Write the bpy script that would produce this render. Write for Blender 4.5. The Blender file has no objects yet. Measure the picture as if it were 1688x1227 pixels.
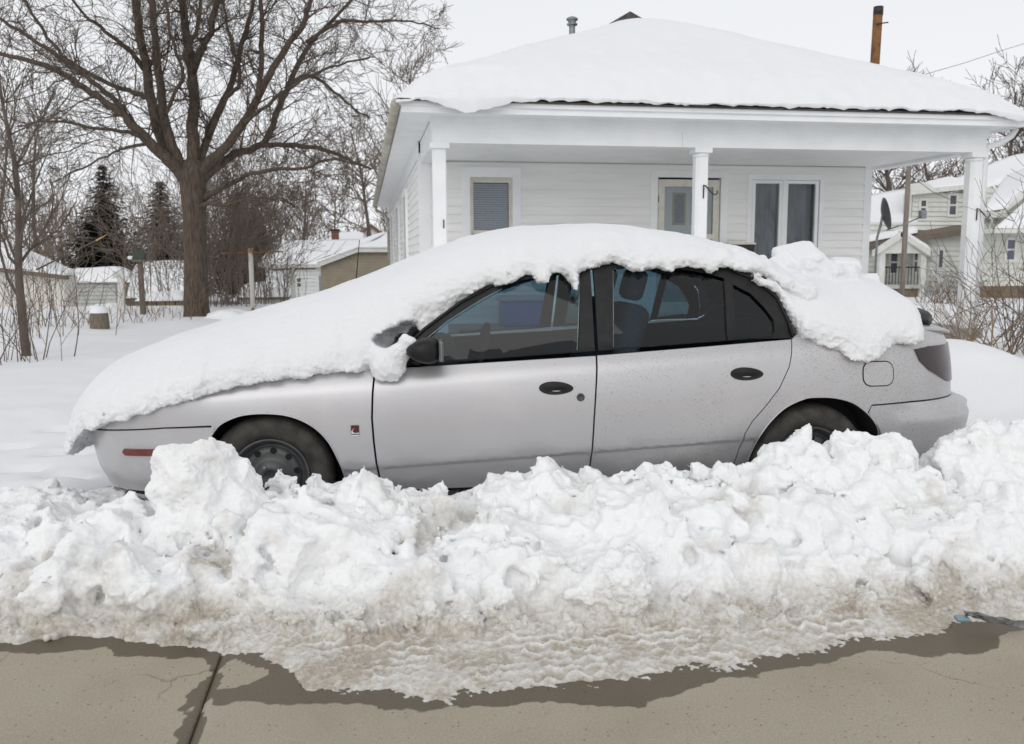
import bpy, bmesh, math, random
import numpy as np
from mathutils import Vector, Matrix
from mathutils.geometry import delaunay_2d_cdt
R = math.radians
scene = bpy.context.scene
col = scene.collection

# ---------------------------------------------------------------- camera
cam_data = bpy.data.cameras.new('camera')
cam = bpy.data.objects.new('camera', cam_data)
col.objects.link(cam)
cam_data.sensor_width = 36.0
cam_data.lens = 36.0 * 1450.0 / 1688.0
cam_data.clip_start = 0.05
cam_data.clip_end = 900
YAW, PITCH, ROLL = R(9.5), math.atan(183.5 / 1450.0), 0.004
fw = Vector((math.sin(YAW) * math.cos(PITCH), math.cos(YAW) * math.cos(PITCH), -math.sin(PITCH)))
r0 = Vector((math.cos(YAW), -math.sin(YAW), 0))
u0 = r0.cross(fw)
rv = r0 * math.cos(ROLL) - u0 * math.sin(ROLL)
uv_ = u0 * math.cos(ROLL) + r0 * math.sin(ROLL)
cam.matrix_world = Matrix(((rv.x, uv_.x, -fw.x, 0), (rv.y, uv_.y, -fw.y, 0), (rv.z, uv_.z, -fw.z, 1.30), (0, 0, 0, 1)))
cam_data.dof.use_dof = True
cam_data.dof.focus_distance = 4.3
cam_data.dof.aperture_fstop = 5.0
scene.camera = cam

# ---------------------------------------------------------------- overcast sky and sun
SUN_EL, SUN_AZ = R(33), R(203)      # azimuth clockwise from +Y: behind the photographer
world = bpy.data.worlds.new('World')
scene.world = world
world.use_nodes = True
wn, wl = world.node_tree.nodes, world.node_tree.links
wn.clear()
wo = wn.new('ShaderNodeOutputWorld')
bg = wn.new('ShaderNodeBackground'); bg.inputs['Strength'].default_value = 0.1
sky = wn.new('ShaderNodeTexSky'); sky.sky_type = 'NISHITA'; sky.sun_disc = False
sky.sun_elevation = SUN_EL; sky.sun_rotation = SUN_AZ; sky.dust_density = 6.0; sky.air_density = 1.0
hs = wn.new('ShaderNodeHueSaturation'); hs.inputs['Saturation'].default_value = 0.12
wl.new(sky.outputs[0], hs.inputs['Color'])
tc = wn.new('ShaderNodeTexCoord'); sx = wn.new('ShaderNodeSeparateXYZ')
wl.new(tc.outputs['Generated'], sx.inputs[0])
mr = wn.new('ShaderNodeMapRange'); mr.inputs['From Min'].default_value = 0.0; mr.inputs['From Max'].default_value = 0.9
wl.new(sx.outputs['Z'], mr.inputs['Value'])
cl = wn.new('ShaderNodeMix'); cl.data_type = 'RGBA'
cl.inputs[6].default_value = (9.9, 10.05, 10.35, 1); cl.inputs[7].default_value = (6.5, 6.65, 6.9, 1)
wl.new(mr.outputs[0], cl.inputs[0])
cn = wn.new('ShaderNodeTexNoise'); cn.inputs['Scale'].default_value = 2.2; cn.inputs['Detail'].default_value = 3
wl.new(tc.outputs['Generated'], cn.inputs['Vector'])
cmr = wn.new('ShaderNodeMapRange'); cmr.inputs['To Min'].default_value = 0.97; cmr.inputs['To Max'].default_value = 1.03
wl.new(cn.outputs[0], cmr.inputs['Value'])
cm = wn.new('ShaderNodeVectorMath'); cm.operation = 'SCALE'
wl.new(cl.outputs[2], cm.inputs[0]); wl.new(cmr.outputs[0], cm.inputs['Scale'])
mx = wn.new('ShaderNodeMix'); mx.data_type = 'RGBA'; mx.inputs[0].default_value = 0.9
wl.new(hs.outputs[0], mx.inputs[6]); wl.new(cm.outputs[0], mx.inputs[7])
wl.new(mx.outputs[2], bg.inputs['Color']); wl.new(bg.outputs[0], wo.inputs[0])
sd = bpy.data.lights.new('sun', 'SUN'); sd.energy = 0.8; sd.angle = R(60); sd.color = (1.0, 0.97, 0.93)
sun = bpy.data.objects.new('sun', sd); col.objects.link(sun)
to_sun = Vector((math.sin(SUN_AZ) * math.cos(SUN_EL), math.cos(SUN_AZ) * math.cos(SUN_EL), math.sin(SUN_EL)))
sun.rotation_euler = to_sun.to_track_quat('Z', 'Y').to_euler()
scene.view_settings.view_transform = 'Standard'
scene.view_settings.look = 'None'
scene.view_settings.exposure = 0.03
scene.view_settings.gamma = 1.0
scene.view_settings.use_curve_mapping = False
scene.render.engine = 'CYCLES'
scene.cycles.use_denoising = True
scene.cycles.max_bounces = 10
scene.cycles.diffuse_bounces = 7
scene.cycles.transparent_max_bounces = 12

# ---------------------------------------------------------------- materials
MATS = {}
def mat(name, c1, c2=None, scale=8.0, rough=0.7, metal=0.0, bump=0.0, bscale=None, detail=5, coat=0.0, stretch=None, lo=0.35, hi=0.65, spec=0.5):
    m = bpy.data.materials.new(name); m.use_nodes = True
    n, l = m.node_tree.nodes, m.node_tree.links
    b = n['Principled BSDF']
    b.inputs['Roughness'].default_value = rough; b.inputs['Metallic'].default_value = metal
    b.inputs['Coat Weight'].default_value = coat; b.inputs['Specular IOR Level'].default_value = spec
    b.inputs['Base Color'].default_value = (*c1, 1)
    t = n.new('ShaderNodeTexCoord'); src = t.outputs['Object']
    if stretch:
        mp = n.new('ShaderNodeMapping'); mp.inputs['Scale'].default_value = stretch
        l.new(src, mp.inputs[0]); src = mp.outputs[0]
    if c2:
        nz = n.new('ShaderNodeTexNoise'); nz.inputs['Scale'].default_value = scale; nz.inputs['Detail'].default_value = detail
        l.new(src, nz.inputs['Vector'])
        rp = n.new('ShaderNodeValToRGB'); rp.color_ramp.elements[0].position = lo; rp.color_ramp.elements[1].position = hi
        rp.color_ramp.elements[0].color = (*c1, 1); rp.color_ramp.elements[1].color = (*c2, 1)
        l.new(nz.outputs[0], rp.inputs[0]); l.new(rp.outputs[0], b.inputs['Base Color'])
    if bump:
        bz = n.new('ShaderNodeTexNoise'); bz.inputs['Scale'].default_value = bscale or scale * 3; bz.inputs['Detail'].default_value = 6
        l.new(src, bz.inputs['Vector'])
        bp = n.new('ShaderNodeBump'); bp.inputs['Strength'].default_value = 1.0; bp.inputs['Distance'].default_value = bump
        l.new(bz.outputs[0], bp.inputs['Height']); l.new(bp.outputs[0], b.inputs['Normal'])
    MATS[name] = m
    return m

def mix_rgb(n, l, fac, a, b):
    m = n.new('ShaderNodeMix'); m.data_type = 'RGBA'
    for sock, v in ((m.inputs[0], fac), (m.inputs[6], a), (m.inputs[7], b)):
        if hasattr(v, 'links') or hasattr(v, 'is_linked'): l.new(v, sock)
        elif isinstance(v, tuple): sock.default_value = (*v, 1)
        else: sock.default_value = v
    return m.outputs[2]
def math_n(n, l, op, a, b=None, clamp=False):
    m = n.new('ShaderNodeMath'); m.operation = op; m.use_clamp = clamp
    for i, v in enumerate((a, b)):
        if v is None: continue
        if hasattr(v, 'is_linked'): l.new(v, m.inputs[i])
        else: m.inputs[i].default_value = v
    return m.outputs[0]
def noise_n(n, l, vec, scale, detail=4, rough=0.5):
    z = n.new('ShaderNodeTexNoise'); z.inputs['Scale'].default_value = scale; z.inputs['Detail'].default_value = detail
    z.inputs['Roughness'].default_value = rough
    l.new(vec, z.inputs['Vector']); return z.outputs[0]
def range_n(n, l, v, a, b, c=0.0, d=1.0):
    m = n.new('ShaderNodeMapRange'); l.new(v, m.inputs['Value'])
    m.inputs['From Min'].default_value = a; m.inputs['From Max'].default_value = b
    m.inputs['To Min'].default_value = c; m.inputs['To Max'].default_value = d
    return m.outputs[0]

def snow_material(name, dirty, bumpd=0.006, sss=0.0, lift=0.0):
    m = bpy.data.materials.new(name); m.use_nodes = True
    n, l = m.node_tree.nodes, m.node_tree.links
    b = n['Principled BSDF']; b.inputs['Roughness'].default_value = 0.65; b.inputs['Specular IOR Level'].default_value = 0.25
    t = n.new('ShaderNodeTexCoord'); o = t.outputs['Object']
    white = mix_rgb(n, l, noise_n(n, l, o, 3.0, 4), (0.80 + lift, 0.81 + lift, 0.828 + lift * .85), (0.84 + lift, 0.847 + lift, 0.858 + lift * .85))
    if dirty:
        at = n.new('ShaderNodeAttribute'); at.attribute_name = 'dirt'
        nz = noise_n(n, l, o, 55.0, 5, 0.65)
        f = math_n(n, l, 'MULTIPLY', at.outputs['Fac'], range_n(n, l, nz, 0.25, 0.7, 0.55, 1.25), True)
        sand = mix_rgb(n, l, noise_n(n, l, o, 20.0, 3), (0.50, 0.455, 0.38), (0.345, 0.30, 0.235))
        white = mix_rgb(n, l, f, white, sand)
        gr = noise_n(n, l, o, 160.0, 2)
        fl = math_n(n, l, 'MULTIPLY', range_n(n, l, gr, 0.66, 0.74), math_n(n, l, 'MULTIPLY', at.outputs['Fac'], 0.7), True)
        white = mix_rgb(n, l, fl, white, (0.13, 0.10, 0.07))
    l.new(white, b.inputs['Base Color'])
    if sss:
        b.inputs['Subsurface Weight'].default_value = sss
        b.inputs['Subsurface Radius'].default_value = (1.0, 1.0, 1.0)
        b.inputs['Subsurface Scale'].default_value = 0.025
    if bumpd:
        n1 = noise_n(n, l, o, 45.0, 6, 0.6); n2 = noise_n(n, l, o, 190.0, 3, 0.6)
        h = math_n(n, l, 'ADD', n1, math_n(n, l, 'MULTIPLY', n2, 0.35))
        bp = n.new('ShaderNodeBump'); bp.inputs['Distance'].default_value = bumpd; bp.inputs['Strength'].default_value = 0.8
        l.new(h, bp.inputs['Height']); l.new(bp.outputs[0], b.inputs['Normal'])
    return m
M_SNOW = snow_material('snow', False, 0.007, .3)
M_SNOW_FAR = snow_material('snow_far', False, 0.0)
M_BANK = snow_material('snow_bank', True, 0.006, .5, .07)
M_YARD = snow_material('yard_snow', False, 0.004)

# ---------------------------------------------------------------- objects
def tag(o, label=None, cat=None, group=None, kind=None):
    if label: o['label'] = label
    if cat: o['category'] = cat
    if group: o['group'] = group
    if kind: o['kind'] = kind
    return o
def thing(name, loc=(0, 0, 0), rz=0.0, label=None, cat=None, group=None):
    o = bpy.data.objects.new(name, None); col.objects.link(o)
    o.empty_display_size = 0.2
    o.location = loc; o.rotation_euler = (0, 0, rz)
    return tag(o, label, cat, group)
def link(name, me, m, parent=None):
    o = bpy.data.objects.new(name, me); col.objects.link(o)
    if m is not None and not me.materials: me.materials.append(m)
    if parent: o.parent = parent
    return o
def np_mesh(name, V, Fq, smooth=True):
    me = bpy.data.meshes.new(name)
    V = np.asarray(V, np.float32); Fq = np.asarray(Fq, np.int32)
    k = Fq.shape[1]
    me.vertices.add(len(V)); me.vertices.foreach_set('co', V.ravel())
    me.loops.add(Fq.size); me.loops.foreach_set('vertex_index', Fq.ravel())
    me.polygons.add(len(Fq)); me.polygons.foreach_set('loop_start', np.arange(0, Fq.size, k, dtype=np.int32))
    me.polygons.foreach_set('loop_total', np.full(len(Fq), k, np.int32))
    if smooth: me.polygons.foreach_set('use_smooth', np.ones(len(Fq), bool))
    me.update(calc_edges=True); me.validate()
    return me
def set_attr(me, name, vals):
    a = me.attributes.new(name, 'FLOAT', 'POINT'); a.data.foreach_set('value', np.asarray(vals, np.float32))

class MB:
    """collects boxes, bars, tubes and prisms into one mesh"""
    def __init__(s): s.v, s.f, s.sm = [], [], []
    def add(s, V, Fs, smooth=False):
        b = len(s.v); s.v += [tuple(p) for p in V]; s.f += [tuple(i + b for i in f) for f in Fs]; s.sm += [smooth] * len(Fs); return s
    def box(s, x0, y0, z0, x1, y1, z1, bev=0.0):
        if bev <= 0:
            V = [(x0, y0, z0), (x1, y0, z0), (x1, y1, z0), (x0, y1, z0), (x0, y0, z1), (x1, y0, z1), (x1, y1, z1), (x0, y1, z1)]
            return s.add(V, [(3, 2, 1, 0), (4, 5, 6, 7), (0, 1, 5, 4), (1, 2, 6, 5), (2, 3, 7, 6), (3, 0, 4, 7)])
        bm = bmesh.new(); bmesh.ops.create_cube(bm, size=1)
        for v in bm.verts: v.co = Vector(((x0 + x1) / 2 + v.co.x * (x1 - x0), (y0 + y1) / 2 + v.co.y * (y1 - y0), (z0 + z1) / 2 + v.co.z * (z1 - z0)))
        bmesh.ops.bevel(bm, geom=bm.edges[:], offset=bev, segments=3, affect='EDGES', profile=0.5)
        bm.verts.index_update()
        s.add([v.co[:] for v in bm.verts], [tuple(v.index for v in f.verts) for f in bm.faces], True); bm.free(); return s
    def prism(s, poly, axis, a, b):
        """polygon extruded along an axis ('x','y','z')"""
        n = len(poly)
        mk = {'y': lambda p, t: (p[0], t, p[1]), 'x': lambda p, t: (t, p[0], p[1]), 'z': lambda p, t: (p[0], p[1], t)}[axis]
        V = [mk(p, a) for p in poly] + [mk(p, b) for p in poly]
        Fs = [tuple(range(n)), tuple(range(2 * n - 1, n - 1, -1))] + [(i, i + n, (i + 1) % n + n, (i + 1) % n) for i in range(n)]
        return s.add(V, Fs)
    def tube(s, pts, rad, k=8, cap=True, smooth=True):
        P = [Vector(p) for p in pts]; n = len(P)
        if not hasattr(rad, '__len__'): rad = [rad] * n
        V, Fs = [], []; ref = None
        for i in range(n):
            t = (P[min(i + 1, n - 1)] - P[max(i - 1, 0)]).normalized()
            if ref is None: ref = Vector((0, 0, 1)) if abs(t.z) < 0.9 else Vector((1, 0, 0))
            a = t.cross(ref).normalized(); b = a.cross(t).normalized(); ref = b
            for j in range(k):
                w = 2 * math.pi * j / k
                V.append(P[i] + (a * math.cos(w) + b * math.sin(w)) * rad[i])
        for i in range(n - 1):
            for j in range(k):
                Fs.append((i * k + j, i * k + (j + 1) % k, (i + 1) * k + (j + 1) % k, (i + 1) * k + j))
        if cap: Fs += [tuple(range(k - 1, -1, -1)), tuple((n - 1) * k + j for j in range(k))]
        return s.add(V, Fs, smooth)
    def lathe(s, prof, c, axis='z', k=32, smooth=True):
        """profile (radius, height) turned round an axis through c"""
        V, Fs = [], []; n = len(prof)
        for (r, h) in prof:
            for j in range(k):
                w = 2 * math.pi * j / k; q = (r * math.cos(w), r * math.sin(w))
                if axis == 'z': V.append((c[0] + q[0], c[1] + q[1], c[2] + h))
                elif axis == 'y': V.append((c[0] + q[0], c[1] + h, c[2] + q[1]))
                else: V.append((c[0] + h, c[1] + q[0], c[2] + q[1]))
        for i in range(n - 1):
            for j in range(k): Fs.append((i * k + j, i * k + (j + 1) % k, (i + 1) * k + (j + 1) % k, (i + 1) * k + j))
        return s.add(V, Fs, smooth)
    def quad(s, a, b, c, d): return s.add([a, b, c, d], [(0, 1, 2, 3)])
    def build(s, name, m, parent=None, recalc=True):
        me = bpy.data.meshes.new(name); me.from_pydata(s.v, [], s.f)
        me.polygons.foreach_set('use_smooth', s.sm)
        if recalc:
            bm = bmesh.new(); bm.from_mesh(me); bmesh.ops.recalc_face_normals(bm, faces=bm.faces[:]); bm.to_mesh(me); bm.free()
        me.update()
        return link(name, me, m, parent)

# ---------------------------------------------------------------- noise and surface extraction
rng = np.random.default_rng(7)
_perm = rng.permutation(256).astype(np.int32)
_g = np.array([(1, 1, 0), (-1, 1, 0), (1, -1, 0), (-1, -1, 0), (1, 0, 1), (-1, 0, 1), (1, 0, -1), (-1, 0, -1), (0, 1, 1), (0, -1, 1), (0, 1, -1), (0, -1, -1), (1, 1, 0), (-1, 1, 0), (0, -1, 1), (0, -1, -1)], np.float32)
def pn(p):
    out = np.empty(len(p), np.float32)
    for a in range(0, len(p), 300000):
        q = p[a:a + 300000].astype(np.float32)
        i = np.floor(q).astype(np.int32); f = q - i; u = f * f * f * (f * (f * 6 - 15) + 10)
        r = 0
        for dx in (0, 1):
            hx = _perm[(i[:, 0] + dx) & 255]; wx = u[:, 0] if dx else 1 - u[:, 0]
            for dy in (0, 1):
                hy = _perm[(hx + i[:, 1] + dy) & 255]; wy = wx * (u[:, 1] if dy else 1 - u[:, 1])
                for dz in (0, 1):
                    g = _g[_perm[(hy + i[:, 2] + dz) & 255] & 15]
                    w = wy * (u[:, 2] if dz else 1 - u[:, 2])
                    r = r + w * (g[:, 0] * (f[:, 0] - dx) + g[:, 1] * (f[:, 1] - dy) + g[:, 2] * (f[:, 2] - dz))
        out[a:a + 300000] = r
    return out
def fbm(p, freq, octv=3, gain=0.5, off=0.0):
    r, a = 0, 1.0
    for k in range(octv):
        r = r + a * pn(p * freq + off + 17.3 * k); freq *= 2.03; a *= gain
    return r
def billow(p, freq, octv=3, gain=0.5, off=0.0):
    r, a = 0, 1.0
    for k in range(octv):
        r = r + a * (np.abs(pn(p * freq + off + 11.7 * k)) * 2 - 0.5); freq *= 2.03; a *= gain
    return r
def sstep(a, b, x):
    t = np.clip((x - a) / (b - a), 0, 1); return t * t * (3 - 2 * t)
def surface_nets(f, org, h):
    nx, ny, nz = f.shape; s = f < 0
    c = np.zeros((nx - 1, ny - 1, nz - 1), np.int8)
    offs = [(i, j, k) for i in (0, 1) for j in (0, 1) for k in (0, 1)]
    for (i, j, k) in offs: c += s[i:nx - 1 + i, j:ny - 1 + j, k:nz - 1 + k]
    act = (c > 0) & (c < 8); idx = np.argwhere(act)
    num = -np.ones(act.shape, np.int32); num[act] = np.arange(len(idx))
    acc = np.zeros((len(idx), 3), np.float32); cnt = np.zeros(len(idx), np.float32)
    for a in offs:
        for ax in range(3):
            if a[ax]: continue
            b = list(a); b[ax] = 1
            fa = f[idx[:, 0] + a[0], idx[:, 1] + a[1], idx[:, 2] + a[2]]; fb = f[idx[:, 0] + b[0], idx[:, 1] + b[1], idx[:, 2] + b[2]]
            cr = (fa < 0) != (fb < 0)
            t = np.where(cr, fa / np.where(cr, fa - fb, 1), 0)
            p = np.array(a, np.float32)[None] + np.zeros((len(idx), 3), np.float32); p[:, ax] = t
            acc += np.where(cr[:, None], p, 0); cnt += cr
    V = (idx + acc / cnt[:, None]) * h + np.array(org)
    quads = []
    for ax in range(3):
        o1, o2 = [(1, 2), (2, 0), (0, 1)][ax]
        sl = [slice(1, -1)] * 3; sl[ax] = slice(0, -1); sh = [slice(1, -1)] * 3; sh[ax] = slice(1, None)
        A, B = s[tuple(sl)], s[tuple(sh)]
        e = np.argwhere(A != B)
        if not len(e): continue
        inside = A[e[:, 0], e[:, 1], e[:, 2]]
        e = e + 1; e[:, ax] -= 1
        def cell(d1, d2):
            q = e.copy(); q[:, o1] -= d1; q[:, o2] -= d2; return num[q[:, 0], q[:, 1], q[:, 2]]
        q = np.stack([cell(1, 1), cell(0, 1), cell(0, 0), cell(1, 0)], 1)
        q[~inside] = q[~inside][:, ::-1]
        quads.append(q)
    Q = np.concatenate(quads); Q = Q[(Q >= 0).all(1)]
    return V.astype(np.float32), Q
def normals(V, Q):
    n = np.cross(V[Q[:, 2]] - V[Q[:, 0]], V[Q[:, 3]] - V[Q[:, 1]])
    N = np.zeros_like(V)
    for k in range(4): np.add.at(N, Q[:, k], n)
    return N / np.maximum(np.linalg.norm(N, axis=1), 1e-9)[:, None]
def relax(V, Q, it=1, w=0.5):
    for _ in range(it):
        A = np.zeros_like(V); c = np.zeros(len(V), np.float32)
        for k in range(4):
            np.add.at(A, Q[:, k], V[Q[:, (k + 1) % 4]]); np.add.at(c, Q[:, k], 1)
            np.add.at(A, Q[:, k], V[Q[:, (k + 3) % 4]]); np.add.at(c, Q[:, k], 1)
        V = V * (1 - w) + w * A / np.maximum(c, 1)[:, None]
    return V
def subdivide(V, Q):
    E = np.sort(np.concatenate([Q[:, [k, (k + 1) % 4]] for k in range(4)]), 1)
    key = E[:, 0].astype(np.int64) * len(V) + E[:, 1]
    u, inv = np.unique(key, return_inverse=True)
    mid = (V[u // len(V)] + V[u % len(V)]) / 2
    fc = V[Q].mean(1); n, m = len(V), len(u); q = len(Q)
    e = [inv[k * q:(k + 1) * q] + n for k in range(4)]; c = np.arange(q) + n + m
    Q2 = np.concatenate([np.stack([Q[:, k], e[k], c, e[(k + 3) % 4]], 1) for k in range(4)])
    return np.concatenate([V, mid, fc]), Q2
def grid(x0, x1, y0, y1, z0, z1, h):
    X = np.arange(x0, x1, h, dtype=np.float32); Y = np.arange(y0, y1, h, dtype=np.float32); Z = np.arange(z0, z1, h, dtype=np.float32)
    return X, Y, Z
def add_blob(f, X, Y, Z, h, c, rad, rot, k, box=0.0):
    """smooth union of a rounded block or ellipsoid into the field"""
    m = max(rad) * 1.5 + k * 2
    i0, i1 = np.searchsorted(X, [c[0] - m, c[0] + m]); j0, j1 = np.searchsorted(Y, [c[1] - m, c[1] + m]); k0, k1 = np.searchsorted(Z, [c[2] - m, c[2] + m])
    if i1 <= i0 or j1 <= j0 or k1 <= k0: return
    P = np.stack(np.meshgrid(X[i0:i1] - c[0], Y[j0:j1] - c[1], Z[k0:k1] - c[2], indexing='ij'), -1)
    P = P @ np.array(rot, np.float32)
    r = np.array(rad, np.float32)
    if box > 0:
        q = np.abs(P) - r * (1 - box); rr = min(rad) * box
        d = np.linalg.norm(np.maximum(q, 0), axis=-1) + np.minimum(q.max(-1), 0) - rr
    else:
        l = np.linalg.norm(P / r, axis=-1); d = (l - 1) * min(rad)
    g = f[i0:i1, j0:j1, k0:k1]
    hh = np.clip(0.5 + 0.5 * (g - d) / k, 0, 1)
    f[i0:i1, j0:j1, k0:k1] = g * (1 - hh) + d * hh - k * hh * (1 - hh)
def rand_rot(rn):
    q, _ = np.linalg.qr(rn.normal(size=(3, 3))); return q

# ---------------------------------------------------------------- from the survey of the photograph: a sight line meets a plane of constant depth
CAMP = Vector((0, 0, 1.30))
def at(px, py, Y):
    d = fw + rv * ((px - 844.0) / 1450.0) + uv_ * ((613.5 - py) / 1450.0)
    return CAMP + d * (Y / d.y)

# ---------------------------------------------------------------- road of concrete slabs
EDGE = np.array([(-6, 3.15), (-1.26, 3.12), (-1.15, 3.13), (-0.91, 3.13), (-0.75, 3.04), (-0.57, 2.95), (-0.47, 2.89), (-0.36, 2.85), (-0.26, 2.72), (-0.21, 2.57), (-0.1, 2.55), (0.04, 2.53), (0.15, 2.47), (0.22, 2.44), (0.26, 2.47), (0.44, 2.48), (0.7, 2.45), (0.8, 2.47), (0.91, 2.49), (0.98, 2.52), (1.1, 2.49), (1.29, 2.53), (1.41, 2.55), (1.58, 2.58), (1.75, 2.59), (2.02, 2.64), (2.11, 2.69), (2.3, 2.67), (7, 2.7)])
FOOT = np.array([(-6, 3.2), (-1.26, 3.18), (-0.86, 3.14), (-0.44, 3.02), (-0.03, 2.93), (0.38, 2.86), (0.8, 2.83), (1.23, 2.81), (1.71, 2.82), (2.2, 2.82), (2.39, 2.80), (7, 2.85)])
WETLOW = np.array([(-14, 3.2), (-1.631, 3.113), (-1.233, 3.052), (-1.035, 3.026), (-0.887, 3.048), (-0.847, 2.97), (-0.585, 2.91), (-0.537, 2.91), (-0.47, 2.579), (-0.243, 2.539), (-0.03, 2.484), (0.109, 2.434), (0.234, 2.434), (0.401, 2.419), (0.536, 2.41), (0.771, 2.354), (0.866, 2.381), (0.958, 2.423), (1.073, 2.466), (1.17, 2.453), (1.286, 2.497), (1.546, 2.534), (1.64, 2.56), (1.70, 2.54), (1.82, 2.50), (1.966, 2.47), (2.083, 2.53), (2.209, 2.63), (2.311, 2.643), (14, 2.7)])

def in_poly(P, poly):
    x, y = P[:, 0], P[:, 1]; r = np.zeros(len(P), bool); q = np.asarray(poly); j = len(q) - 1
    for i in range(len(q)):
        c = (q[i, 1] > y) != (q[j, 1] > y)
        with np.errstate(divide='ignore', invalid='ignore'): xi = (q[j, 0] - q[i, 0]) * (y - q[i, 1]) / (q[j, 1] - q[i, 1]) + q[i, 0]
        r ^= c & (x < xi); j = i
    return r
def concrete_material():
    m = bpy.data.materials.new('concrete'); m.use_nodes = True
    n, l = m.node_tree.nodes, m.node_tree.links; b = n['Principled BSDF']
    o = n.new('ShaderNodeTexCoord').outputs['Object']
    base = mix_rgb(n, l, range_n(n, l, noise_n(n, l, o, 2.2, 5), .3, .7), (0.365, 0.315, 0.235), (0.475, 0.415, 0.325))
    base = mix_rgb(n, l, math_n(n, l, 'MULTIPLY', range_n(n, l, noise_n(n, l, o, 9.0, 6, 0.7), .45, .75), 0.5), base, (0.42, 0.385, 0.32))
    fine = noise_n(n, l, o, 140.0, 4, 0.7)
    base = mix_rgb(n, l, math_n(n, l, 'MULTIPLY', range_n(n, l, fine, .35, .65, 1, 0), .5), base, (0.20, 0.175, 0.135))
    base = mix_rgb(n, l, math_n(n, l, 'MULTIPLY', range_n(n, l, noise_n(n, l, o, 330.0, 2, 0.6), .56, .70), .5), base, (0.52, 0.48, 0.41))
    base = mix_rgb(n, l, math_n(n, l, 'MULTIPLY', range_n(n, l, noise_n(n, l, o, 1.1, 6, 0.7), .52, .72), .45), base, (0.29, 0.265, 0.21))
    vo = n.new('ShaderNodeTexVoronoi'); vo.inputs['Scale'].default_value = 55; l.new(o, vo.inputs['Vector'])
    sp = n.new('ShaderNodeSeparateColor'); l.new(vo.outputs['Color'], sp.inputs[0])
    pit = math_n(n, l, 'MULTIPLY', range_n(n, l, vo.outputs['Distance'], .10, .22, 1, 0), math_n(n, l, 'GREATER_THAN', sp.outputs[0], 0.82))
    base = mix_rgb(n, l, math_n(n, l, 'MULTIPLY', pit, .7), base, (0.09, 0.075, 0.06))
    vs = n.new('ShaderNodeTexVoronoi'); vs.inputs['Scale'].default_value = 16; l.new(o, vs.inputs['Vector'])
    s2 = n.new('ShaderNodeSeparateColor'); l.new(vs.outputs['Color'], s2.inputs[0])
    grit = math_n(n, l, 'MULTIPLY', math_n(n, l, 'LESS_THAN', vs.outputs['Distance'], math_n(n, l, 'MULTIPLY', s2.outputs[1], .07)), math_n(n, l, 'GREATER_THAN', s2.outputs[0], .6))
    base = mix_rgb(n, l, math_n(n, l, 'MULTIPLY', grit, .85), base, (0.07, 0.058, 0.045))
    st = math_n(n, l, 'MULTIPLY', range_n(n, l, noise_n(n, l, o, 3.3, 7, .75), .56, .70), .4)
    base = mix_rgb(n, l, st, base, (0.43, 0.365, 0.29))
    wvd = n.new('ShaderNodeTexVoronoi'); wvd.feature = 'DISTANCE_TO_EDGE'; wvd.inputs['Scale'].default_value = .55
    wp = n.new('ShaderNodeVectorMath'); wp.operation = 'MULTIPLY_ADD'; wnz = n.new('ShaderNodeTexNoise'); wnz.inputs['Scale'].default_value = 4; wnz.inputs['Detail'].default_value = 6
    l.new(o, wnz.inputs['Vector']); l.new(wnz.outputs['Color'], wp.inputs[0]); wp.inputs[1].default_value = (.3, .3, .3); l.new(o, wp.inputs[2]); l.new(wp.outputs[0], wvd.inputs['Vector'])
    crk = math_n(n, l, 'MULTIPLY', range_n(n, l, wvd.outputs['Distance'], .0, .0035, 1, 0), range_n(n, l, noise_n(n, l, o, 2.0, 2), .5, .6))
    base = mix_rgb(n, l, math_n(n, l, 'MULTIPLY', crk, .6), base, (0.10, 0.085, 0.065))
    at_ = n.new('ShaderNodeAttribute'); at_.attribute_name = 'wet'
    wet = range_n(n, l, math_n(n, l, 'ADD', at_.outputs['Fac'], range_n(n, l, noise_n(n, l, o, 26.0, 4), 0, 1, -.3, .3)), .40, .60)
    wc = n.new('ShaderNodeMix'); wc.data_type = 'RGBA'; wc.blend_type = 'MULTIPLY'; wc.inputs[0].default_value = 1
    l.new(base, wc.inputs[6]); wc.inputs[7].default_value = (0.30, 0.268, 0.215, 1)
    fin = mix_rgb(n, l, wet, base, wc.outputs[2])
    l.new(fin, b.inputs['Base Color'])
    l.new(range_n(n, l, wet, 0, 1, .85, .38), b.inputs['Roughness'])
    bp = n.new('ShaderNodeBump'); bp.inputs['Distance'].default_value = .003; bp.inputs['Strength'].default_value = .7
    l.new(math_n(n, l, 'SUBTRACT', fine, pit), bp.inputs['Height']); l.new(bp.outputs[0], b.inputs['Normal'])
    return m
M_CONC = concrete_material()
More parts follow.
